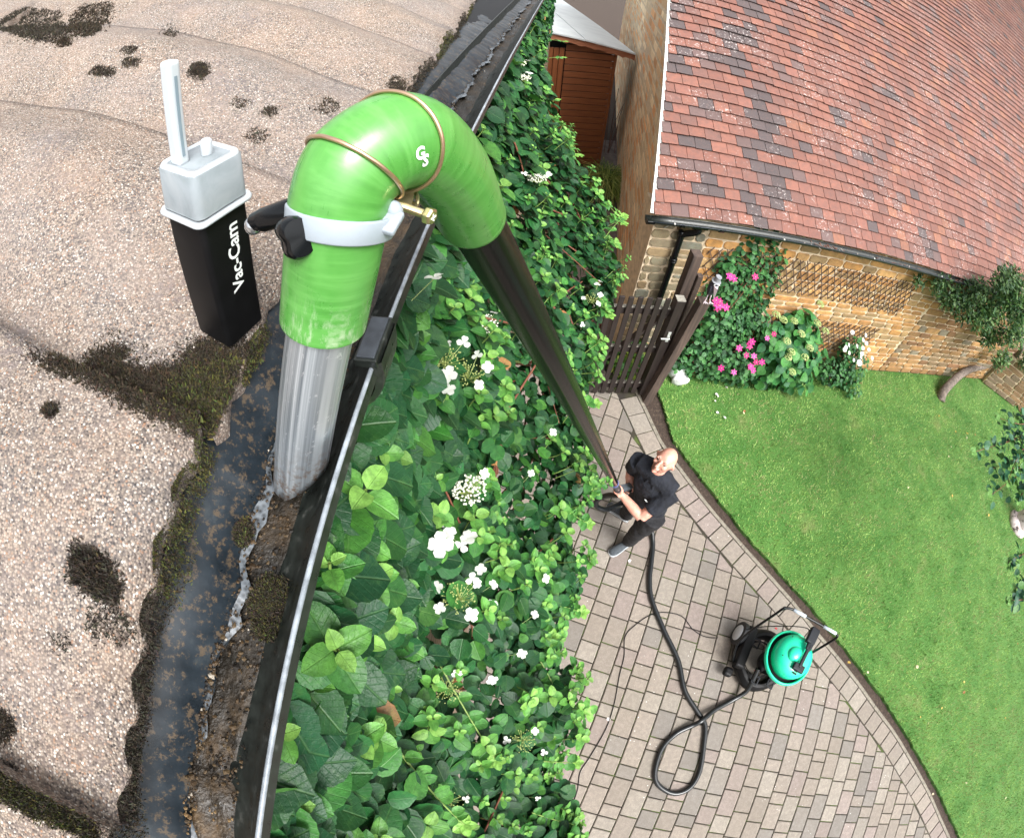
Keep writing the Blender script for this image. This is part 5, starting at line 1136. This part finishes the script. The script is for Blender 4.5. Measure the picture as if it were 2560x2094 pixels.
m.build('leaves',M_LEAF,bt,smooth=True); mt.build('twigs',M_TWIG,bt,smooth=True)
# ornamental grass by the gable wall
og=empty('ornamental_grass',(2.05,8.1,0),'arching yellow green grass tuft between the shed and the gable wall','grass tuft'); m=MB()
for _ in range(700):
    b_=Vector((2.22+random.gauss(0,.09),8.15+random.gauss(0,.1),0)); t=random.uniform(0,6.28); r_=random.uniform(.3,.85); d=Vector((math.cos(t),math.sin(t),0)); h_=random.uniform(.35,.62); w_=Vector((-d.y,d.x,0))*.010
    P_=[b_,b_+d*r_*.4+Vector((0,0,h_*.85)),b_+d*r_*.8+Vector((0,0,h_*.8)),b_+d*r_*1.15+Vector((0,0,h_*.35))]; V=[]
    for i,q in enumerate(P_): k=1-.9*i/3; V+=[tuple(q-w_*k),tuple(q+w_*k)]
    m.add(V,[(0,1,3,2),(2,3,5,4),(4,5,7,6)],random.choice([(.14,.22,.03),(.28,.34,.07),(.42,.44,.13),(.06,.12,.02)]))
m.build('blades',M_GRASS,og)
# low plants behind the gate
for nm,c,lb in (('border_plant',(1.98,4.15,.2),'yellow green variegated plant seen through the gate pickets'),('border_plant',(1.75,4.9,.15),'small dark plant against the gable wall behind the gate')):
    s_=shrub(nm,lb,'plant',[((c[0]-.25,c[1]-.45,c[2]),(.22,.2,.18)),((c[0]-.1,c[1]-.3,c[2]+.1),(.15,.15,.15))],260,.07,TL,[(.12,.26,.03),(.30,.40,.06),(.05,.16,.03)] if c[1]<4.5 else DG,2); s_['group']='low plants beyond the gate'
sb=shrub('hedge_shrub','dark green shrub filling the gap between shed and gable wall','shrub',[((2.75,10.2,.8),(.35,.8,.8)),((2.95,11.5,1.3),(.5,.9,1.0))],1500,.08,TL,DG,2,base=(2.7,10.2,0))

# fallen leaves and petals
for i,(px,py,cc) in enumerate([(1788,985,0),(1794,992,0),(1819,970,0),(1790,1003,0),(1860,1030,1),(1809,1040,0),(1790,1030,0),(2389,1080,2),(2420,1085,2),(2440,1088,3),(2378,1115,1),(2417,1090,1),(2370,1140,1),(2425,1505,2),(2545,1610,3),(2412,1705,2),(2413,1727,3),(2355,1765,2),(2300,1790,2),(2512,1795,2),(2490,1773,3),(2418,1957,1),(2335,1982,1),(2516,1990,1),(2168,1677,1),(2119,1656,2),(2471,1290,2),(2295,1670,1),(2272,1218,1),(1863,1025,3),(2380,1235,2),(1570,1400,0),(1440,1837,0),(1522,1802,0),(2350,1040,2),(2205,1000,3)]):
    onp=cc==0 and px<1700; c=at(px,py,.012 if not(onp) else .008); m=MB(); col=[(.78,.74,.72),(.72,.62,.42),(.62,.42,.10),(.42,.16,.06)][cc]; s_=random.uniform(.03,.055)
    leaves(m,TL,[tuple(c)],[(math.cos(i),math.sin(i),0)],[(random.gauss(0,.3),random.gauss(0,.3),1)],[s_],[col]); o=m.build('fallen_petal',M_PETAL); tag(o,'small pale or yellow petal or leaf fallen on the ground','fallen leaf','fallen petals and leaves on lawn and paving')

# ================================================================== wet vacuum
vc=empty('vacuum_cleaner',(2.66,.0,0),'bright green drum vacuum cleaner on a black wheeled base with tall push handle','vacuum cleaner')
hx=Vector((math.cos(R(-33)),math.sin(R(-33)),0)); hy_=Vector((-hx.y,hx.x,0))         # hx runs along the handle grip
bc=Vector((2.72,.02,0))
# ring base
m=MB(); n=48; V=[]
prf=[(.235,.03),(.30,.015),(.335,.05),(.335,.11),(.30,.16),(.262,.17),(.245,.13)]
for k in range(n):
    t=2*math.pi*k/n; ex=1+.10*abs(math.cos(2*t))
    for r_,z_ in prf: V.append(tuple(bc+hx*math.cos(t)*r_*.98+hy_*math.sin(t)*r_*ex*.92+Vector((0,0,z_+.02*math.sin(t*2)))))
pn=len(prf); m.add(V,[(k*pn+j,k*pn+(j+1)%pn,((k+1)%n)*pn+(j+1)%pn,((k+1)%n)*pn+j) for k in range(n) for j in range(pn)]); m.build('base_frame',M_BLK,vc,smooth=True,bevel=.004)
lw=bc-hx*.30+hy_*.16; m=MB()
box(m,bc-hx*.27+hy_*.02+Vector((0,0,.20)),(.12,.46,.10),(hx,hy_,Vector((0,0,1)))); box(m,bc-hx*.31-hy_*.26+Vector((0,0,.10)),(.10,.10,.08),(hx,hy_,Vector((0,0,1)))); m.build('wheel_arch',M_BLK,vc,bevel=.03,seg=3)
for q,rw in ((at(1850,1583,.15),.125),):
    m=MB(); lathe(m,[(rw*.6,-.03),(rw,-.028),(rw*1.03,0),(rw,.028),(rw*.7,.030)],q,-hx+Vector((0,0,.15)),28); wh=m.build('wheel',M_TYRE,vc,smooth=True,bevel=.003); m=MB(); lathe(m,[(rw*.72,.024),(rw*.66,.036),(rw*.2,.042),(.01,.043)],q,-hx+Vector((0,0,.15)),28); m.build('hub_cap',M_HUB,wh,smooth=True)
for sg in (-1,1):
    q=bc+hx*.18+hy_*sg*.22; m=MB(); lathe(m,[(.03,-.018),(.04,-.012),(.04,.012),(.03,.018)],q+Vector((0,0,.04)),hy_,16); m.build('caster',M_TYRE,vc,smooth=True)
for px,py,z_ in ((1895,1598,.24),(1892,1690,.22),(1930,1700,.20)):
    q=at(px,py,z_); m=MB(); bar(m,q-hx*.04,q+hx*.03+Vector((0,0,.01)),.014,.012); bar(m,q-hx*.04,q-hx*.04-hy_*.07,.014,.012); bar(m,q-hx*.04-hy_*.07,q+hx*.03-hy_*.09,.014,.012); bar(m,q+hx*.03-hy_*.09,q+hx*.03+Vector((0,0,.01)),.014,.012); m.build('catch',M_PHEAD,vc,bevel=.003)
for px,py,z_ in ((1940,1570,.25),(1889,1676,.22)):
    m=MB(); q=at(px,py,z_); box(m,q,(.03,.015,.012),(hx,hy_,Vector((0,0,1)))); m.build('red_button',M_RED,vc,bevel=.003)
# drum and lid
ld=at(1983,1641,.66); db=Vector((ld.x+.02,ld.y+.0,0)); m=MB(); lathe(m,[(.10,.10),(.12,.12),(.20,.48),(.245,.52),(.245,.53)],db+Vector((.05,0,0))*0,(0,0,1),48); m.build('drum',M_GRND if False else M_BLK,vc,smooth=True)
m=MB(); lathe(m,[(.25,.515),(.272,.525),(.276,.545),(.270,.565),(.262,.570),(.252,.566),(.249,.520),(.246,.50)],db,(0,0,1),56); m.build('rim',M_GRN,vc,smooth=True,bevel=.002)
m=MB(); lathe(m,[(.205,.47),(.218,.56),(.220,.61),(.203,.655),(.150,.692),(.08,.705),(.01,.708)],db+Vector((.016,0,0)),(0,0,1),56); 
lid=m.build('lid',M_GRN,vc,smooth=True)
m=MB()
for v_ in ((-.07,.10,.12,.70,.67),): pass
blob(m,db+Vector((-.02,.02,.70))+hy_*.0,(.085,.075,.045),4,.0,20); blob(m,db+hx*.0+hy_*.14+Vector((0,0,.655)),(.10,.055,.04),6,.0,20); blob(m,db-hy_*.15+Vector((.02,0,.635)),(.085,.05,.035),7,.0,20); m.build('lid_moulding',M_GRN,lid,smooth=True)
ZV=Vector((0,0,1)); m=MB(); h0=at(2035,1590,.76); h1=at(1998,1668,.74); hd_=(h1-h0).normalized(); hw_=ZV.cross(hd_).normalized(); bar(m,h0,h1,.040,.030,up=tuple(ZV)); box(m,h0-Vector((0,0,.01))-hw_*.01,(.105,.165,.05),(hw_,hd_,ZV)); box(m,h1-Vector((0,0,.012)),(.13,.075,.035),(hw_,hd_,ZV)); bar(m,h0+hd_*.08,h0+hd_*.15,.07,.03,up=tuple(ZV)); m.build('lid_handle',M_PHEAD,lid,bevel=.012,seg=3)
m=MB(); sp_=at(1990,1677,.69)
for i,j in ((0,0),(1,0),(0,1),(1,1)):
    box(m,sp_+hw_*(.026*i-.02)+hd_*(.026*j)+ZV*.004,(.019,.016,.012),(hw_,hd_,ZV))
m.build('switch_cluster',M_PHEAD,lid,bevel=.002)
for px,py in ((1957,1637),(1977,1665),(1982,1590)):
    m=MB(); blob(m,at(px,py,.695),(.007,.007,.004),1,0); m.build('screw',M_BLK,lid)
# inlet with hose cuff
m=MB(); q0=at(1898,1664,.30); q1=at(1930,1655,.33); lathe(m,[(.05,0),(.062,.01),(.062,.03),(.056,.032),(.056,.055),(.066,.06),(.066,.11)],q0,(q1-q0),28); m.build('hose_inlet',M_PHEAD,vc,smooth=True,bevel=.003)
# handle tube
hp=[at(1832,1665,.12),at(1850,1600,.45),at(1950,1526,.93),at(1965,1520,.96),at(1985,1524,.97),at(2030,1549,.97),at(2080,1577,.97),at(2091,1585,.95),at(2090,1594,.92),at(2045,1622,.72),at(1990,1655,.40),at(1960,1690,.2)]
m=MB(); tube(m,smooth_path(hp,6),.0125,12); hdl=m.build('push_handle',M_GLOSSBLK,vc,smooth=True)
for a_,b_ in (((1984,1523.5),(2014,1540)),((2059,1565),(2090,1583))):
    m=MB(); tube(m,[at(*a_,.972),at(*b_,.972)],.0155,14); m.build('grip_tape',M_GRIP,hdl,smooth=True)
# coiled cable in the base
m=MB()
for k in range(5):
    tube(m,[bc-hx*.03+Vector((math.cos(t)*(.205-.006*k),math.sin(t)*(.20-.004*k),.05+.018*k)) for t in [i*2*math.pi/36 for i in range(37)]],.0055,6,False)
m.build('coiled_cable',M_BLK,vc,smooth=True)

# hose and cable on the paving
hz=.025
hpts=[at(1575,1222,1.08),at(1548,1236,.98),at(1518,1238,.86),at(1494,1248,.78),at(1491,1264,.70),at(1512,1273,.64),at(1540,1264,.60),at(1570,1250,.55),at(1600,1255,.40),at(1622,1280,.16),at(1632,1350,hz),at(1629,1400,hz),at(1624,1450,hz),at(1630,1500,hz),at(1660,1575,hz),at(1695,1650,hz),at(1712,1725,hz),at(1745,1780,hz),at(1762,1810,hz),at(1760,1860,hz),at(1748,1930,hz),at(1722,1970,hz),at(1683,1982,hz),at(1645,1960,hz),at(1638,1925,hz),at(1655,1870,hz),at(1690,1833,hz),at(1730,1813,.045),at(1755,1800,.085),at(1785,1775,.045),at(1830,1750,hz+.01),at(1865,1728,.09),at(1882,1700,.20),at(1896,1670,.30)]
m=MB(); hpth=smooth_path(hpts,14); rad=[.0255+.0012*(i%2) for i in range(len(hpth))]; tube(m,hpth,rad,12); ho=m.build('vacuum_hose',M_HOSE,smooth=True); tag(ho,'thick black ribbed hose looping over the paving from vacuum to pole','hose')
cp=[(1390,2110),(1440,1985),(1450,1930),(1475,1890),(1515,1820),(1535,1760),(1548,1690),(1560,1640),(1563,1590),(1590,1560),(1625,1537),(1660,1530),(1705,1540),(1735,1575),(1775,1593),(1840,1587)]
m=MB(); tube(m,smooth_path([at(*q,.006) for q in cp]+[at(1870,1572,.30),at(1920,1565,.5),at(1985,1565,.68),at(2018,1570,.72),at(2024,1582,.72)],8),.0048,8); pc_=m.build('power_cable',M_BLK,smooth=True); tag(pc_,'thin black power cable trailing across the paving to the vacuum','cable')

# ================================================================== man holding the pole
man=empty('person',at(1560,1330,0),'bald man in black polo shirt and trousers holding up the long pole','person')
def limb(mb,pts,rad,n=14,sq=1.,up=None,mi=0): tube(mb,smooth_path(pts,5),interp(rad,5),n,True,squash=sq,up=up,mi=mi)
shL=at(1683,1228,1.44); shR=at(1600,1152,1.47); nk=(shL+shR)/2+Vector((0,0,.03)); 
hd=at(1664,1150,1.66); fwd=Vector((-.66,-.46,.40)).normalized()
elL=at(1603,1293,1.20); haL=hand.copy(); elR=at(1578,1178,1.18); haR=at(1572,1222,1.05)
hipL=at(1636,1290,.90); hipR=at(1612,1225,.90); pel=(hipL+hipR)/2
knL=at(1598,1330,.50)+Vector((-.02,0,0)); anL=at(1572,1352,.10); toL=at(1528,1382,.035)
knR=at(1580,1262,.50); anR=at(1565,1285,.09); toR=at(1523,1262,.035)
chest=(shL+shR)/2-Vector((0,0,.12)); side_=(shL-shR).normalized(); fr=side_.cross(Vector((0,0,1))).normalized()
if fr.dot(fwd)<0: fr=-fr
# body: one continuous remeshed surface
m=MB()
hr=.092
# head ellipsoid with jaw, along the head axis
hup=(Vector((0,0,1))-fwd*Vector((0,0,1)).dot(fwd)).normalized(); hside=hup.cross(fwd).normalized()
def HP(x,y,z): return hd+hside*x+fwd*y+hup*z      # x side, y forward, z up
V=[];nu,nv=28,20
for i in range(nv+1):
    t=math.pi*i/nv
    for k in range(nu):
        a=2*math.pi*k/nu; x=math.sin(t)*math.cos(a);y=math.sin(t)*math.sin(a);z=math.cos(t)
        X=x*.077;Y=y*.098;Z=z*.105
        if z<0: X*=1-.22*(-z)**1.3*(1 if y>0 else .4); Y*=1-.10*(-z); 
        if z<-.2 and y>0: Y+=.012*y*(-z); Z-=.012*y
        if y<-.2 and z<.2: Z*=.92
        V.append(tuple(HP(X,Y-.006,Z+.0)))
F=[(i*nu+k,(i+1)*nu+k,(i+1)*nu+(k+1)%nu,i*nu+(k+1)%nu) for i in range(nv) for k in range(nu)]; m.add(V,F)
tube(m,[HP(0,.088,.020),HP(0,.102,.0),HP(0,.116,-.026),HP(0,.100,-.036)],[.010,.012,.018,.010],10)      # nose
for sx in (-1,1):
    blob(m,HP(sx*.079,-.008,-.008),(.014,.020,.030),2,.1,12); blob(m,HP(sx*.036,.076,.028),(.024,.014,.010),3,0,10); blob(m,HP(sx*.042,.066,-.020),(.026,.02,.022),4,0,10)
tube(m,[HP(-.024,.086,-.056),HP(0,.096,-.054),HP(.024,.086,-.056)],[.006,.009,.006],8); tube(m,[HP(-.02,.086,-.066),HP(0,.094,-.067),HP(.02,.086,-.066)],[.006,.008,.006],8); blob(m,HP(0,.080,-.088),(.024,.018,.018),6,0,10)
limb(m,[HP(0,-.02,-.05),HP(0,-.02,-.11),nk-Vector((0,0,.03))],[.062,.060,.075])
limb(m,[nk-Vector((0,0,.02)),chest,(chest+pel)/2,pel],[.11,.140,.125,.105],18,.8,up=tuple(fr))
for s_,e_,w_ in ((shL,elL,haL),(shR,elR,haR)):
    limb(m,[s_-Vector((0,0,.02)),(s_+e_)/2,e_],[.060,.052,.044]); limb(m,[e_,e_+(w_-e_)*.35,e_+(w_-e_)*.80],[.044,.045,.030])
for h_,k_,a_ in ((hipL,knL,anL),(hipR,knR,anR)): limb(m,[h_-Vector((0,0,.08)),(h_+k_)/2,k_,(k_+a_)/2,a_],[.066,.066,.052,.048,.036])
# hands closed round the pole: palm, four separate curled fingers and a thumb
def handgrip(m,w_,e_,c_,axis,pr):
    axis=axis.normalized(); arm_=(c_-e_); inn=(arm_-axis*arm_.dot(axis)).normalized(); sd_=axis.cross(inn).normalized(); k0=c_-inn*(pr+.016)
    limb(m,[e_+(w_-e_)*.78,k0-inn*.02,k0+axis*.0],[.029,.030,.026],12,.7,up=tuple(axis)); box(m,k0+sd_*.006,(.085,.026,.06),(axis,inn,sd_))
    for f in range(4):
        o=axis*(-.034+.0225*f); rr_=pr+.009; r0=.0095 if f<3 else .008
        pts=[c_+o+(-inn*math.cos(t)+sd_*math.sin(t))*rr_ for t in ([.5,1.1,1.7,2.3,2.9,3.5] if f<3 else [.5,1.1,1.7,2.3,2.8])]; tube(m,pts,[r0,r0,r0*.98,r0*.93,r0*.88,r0*.75][:len(pts)],8)
    pts=[k0+axis*.040,c_+axis*.055+(-inn*math.cos(-.7)+sd_*math.sin(-.7))*(pr+.013),c_+axis*.062+(-inn*math.cos(-1.5)+sd_*math.sin(-1.5))*(pr+.010),c_+axis*.060+(-inn*math.cos(-2.2)+sd_*math.sin(-2.2))*(pr+.010)]; tube(m,pts,[.014,.0125,.011,.009],8)
handgrip(m,haL,elL,hand,-pd,.0235)
handgrip(m,haR,elR,haR,(e1-hand) if (e1-hand).length else -pd,.027)
bdy=m.build('body',M_SKIN,man,smooth=True); r_=bdy.modifiers.new('one_skin','REMESH'); r_.mode='VOXEL'; r_.voxel_size=.0055; r_.use_smooth_shade=True; sm_=bdy.modifiers.new('soften','SMOOTH'); sm_.factor=.5; sm_.iterations=3
# face details
for sx in (-1,1):
    m=MB(); blob(m,HP(sx*.033,.077,.008),(.012,.010,.006),1,0,12); m.build('eye',M_EYE,man,smooth=True)
    m=MB(); tube(m,[HP(sx*.018,.090,.027),HP(sx*.035,.086,.032),HP(sx*.052,.072,.026)],[.003,.004,.002],6); m.build('eyebrow',M_STUB,man,smooth=True)
m=MB(); 
for _ in range(900):
    a=random.uniform(0,math.pi*2); z=random.uniform(-.95,-.45); s_=math.sqrt(1-z*z); x,y=math.cos(a)*s_,math.sin(a)*s_
    if y<.1: continue
    p_=HP(x*.073,y*.096+.006,z*.105-.006); m.add([tuple(p_),tuple(p_+fwd*.006+hside*.0015),tuple(p_+fwd*.006-hside*.0015)],[(0,1,2)])
m.build('stubble',M_STUB,man)
def cloth(name,build,mat,vs=.008,sm=4,disp=.0):
    m=MB(); build(m); o=m.build(name,mat,man,smooth=True); r_=o.modifiers.new('cloth','REMESH'); r_.mode='VOXEL'; r_.voxel_size=vs; r_.use_smooth_shade=True; s_=o.modifiers.new('soften','SMOOTH'); s_.factor=.6; s_.iterations=sm
    tx=bpy.data.textures.new(name+'_folds','CLOUDS'); tx.noise_scale=.09; d=o.modifiers.new('folds','DISPLACE'); d.texture=tx; d.strength=disp; d.mid_level=.5; d.texture_coords='LOCAL'; return o
def shirt(m):
    limb(m,[nk+Vector((0,0,.005)),nk-Vector((0,0,.05)),chest,(chest*.45+pel*.55),pel+Vector((0,0,.02)),pel-Vector((0,0,.10))],[.088,.135,.168,.158,.166,.172],22,.78,up=tuple(fr))
    limb(m,[shR+Vector((0,0,-.005)),(shL+shR)/2+Vector((0,0,.02)),shL+Vector((0,0,-.005))],[.075,.10,.075],16)
    for s_,e_ in ((shL,elL),(shR,elR)): limb(m,[s_-Vector((0,0,.01)),s_+(e_-s_)*.35,s_+(e_-s_)*.72],[.082,.076,.072],16)
shirt_o=cloth('polo_shirt',shirt,M_CLOTH,.008,4,.022)
m=MB()
for sx in (-1,1): tube(m,[nk+Vector((0,0,.045))-fr*.065,nk+side_*sx*.068+Vector((0,0,.038)),nk+fr*.075+side_*sx*.018+Vector((0,0,.005)),nk+fr*.115+side_*sx*.045-Vector((0,0,.035))],[.013,.015,.016,.008],8,squash=.5)
m.build('collar',M_CLOTH,shirt_o,smooth=True)
m=MB(); lg=chest+side_*.075+fr*.148-Vector((0,0,.02))
fr2=(fr+Vector((0,0,.35))).normalized(); u2=(Vector((0,0,1))-fr2*Vector((0,0,1)).dot(fr2)).normalized(); s2=u2.cross(fr2).normalized()
pts=[lg+s2*x*.001+u2*y*.001+fr2*(.012) for x,y in ((-30,10),(-20,14),(-12,6),(-4,10),(4,2),(12,8),(22,2),(30,6))]; tube(m,pts,.0035,6); tube(m,[q-u2*.014+s2*.008 for q in pts[3:]],.0045,6); m.build('chest_emblem',M_WHITE,shirt_o)
def trous(m):
    limb(m,[pel+Vector((0,0,.06)),pel-Vector((0,0,.06))],[.152,.165],20,.85,up=tuple(fr))
    for h_,k_,a_ in ((hipL,knL,anL),(hipR,knR,anR)): limb(m,[h_,(h_+k_)/2,k_,(k_+a_)/2,a_+Vector((0,0,.015))],[.112,.100,.080,.074,.074],18)
cloth('trousers',trous,M_TROU,.008,3,.022)
for a_,t_ in ((anL,toL),(anR,toR)):
    d=(t_-a_); d.z=0; d.normalize(); hl=a_-d*.06; hl.z=.0; L_=.285; m=MB(); ms_=MB(); V=[];n=16; sd_=Vector((-d.y,d.x,0))
    stn=[(0,.030,.055),(.04,.038,.085),(.10,.038,.090),(.16,.044,.070),(.22,.048,.052),(.265,.040,.040),(.285,.018,.025)]
    for (l,w_,h_) in stn:
        for k in range(n): t=2*math.pi*k/n; V.append(tuple(hl+d*l+sd_*math.cos(t)*w_+Vector((0,0,.022+h_*.5+math.sin(t)*h_*.5))))
    m.add(V,[(i*n+k,i*n+(k+1)%n,(i+1)*n+(k+1)%n,(i+1)*n+k) for i in range(len(stn)-1) for k in range(n)]+[tuple(range(n)),tuple((len(stn)-1)*n+k for k in range(n))]); sh_=m.build('shoe',M_SHOE,man,smooth=True)
    V=[]
    for z_ in (.002,.026):
        for (l,w_,h_) in stn: V.append(tuple(hl+d*(l*1.03-.004)+sd_*(w_+.006)+Vector((0,0,z_))))
        for (l,w_,h_) in stn[::-1]: V.append(tuple(hl+d*(l*1.03-.004)-sd_*(w_+.006)+Vector((0,0,z_))))
    k=len(stn)*2; MB().add(V,[tuple(range(k-1,-1,-1)),tuple(range(k,2*k))]+[(i,(i+1)%k,k+(i+1)%k,k+i) for i in range(k)]).build('sole',M_SOLE,sh_,bevel=.003)
    m=MB()
    for i in range(4): q=hl+d*(.125+.022*i)+Vector((0,0,.098-.012*i)); tube(m,[q-sd_*.025-Vector((0,0,.010)),q+Vector((0,0,.004)),q+sd_*.025-Vector((0,0,.010))],.003,6)
    m.build('lace',M_BLK,sh_,smooth=True)
print('verts',sum(len(o.data.vertices) for o in bpy.data.objects if o.type=='MESH'))
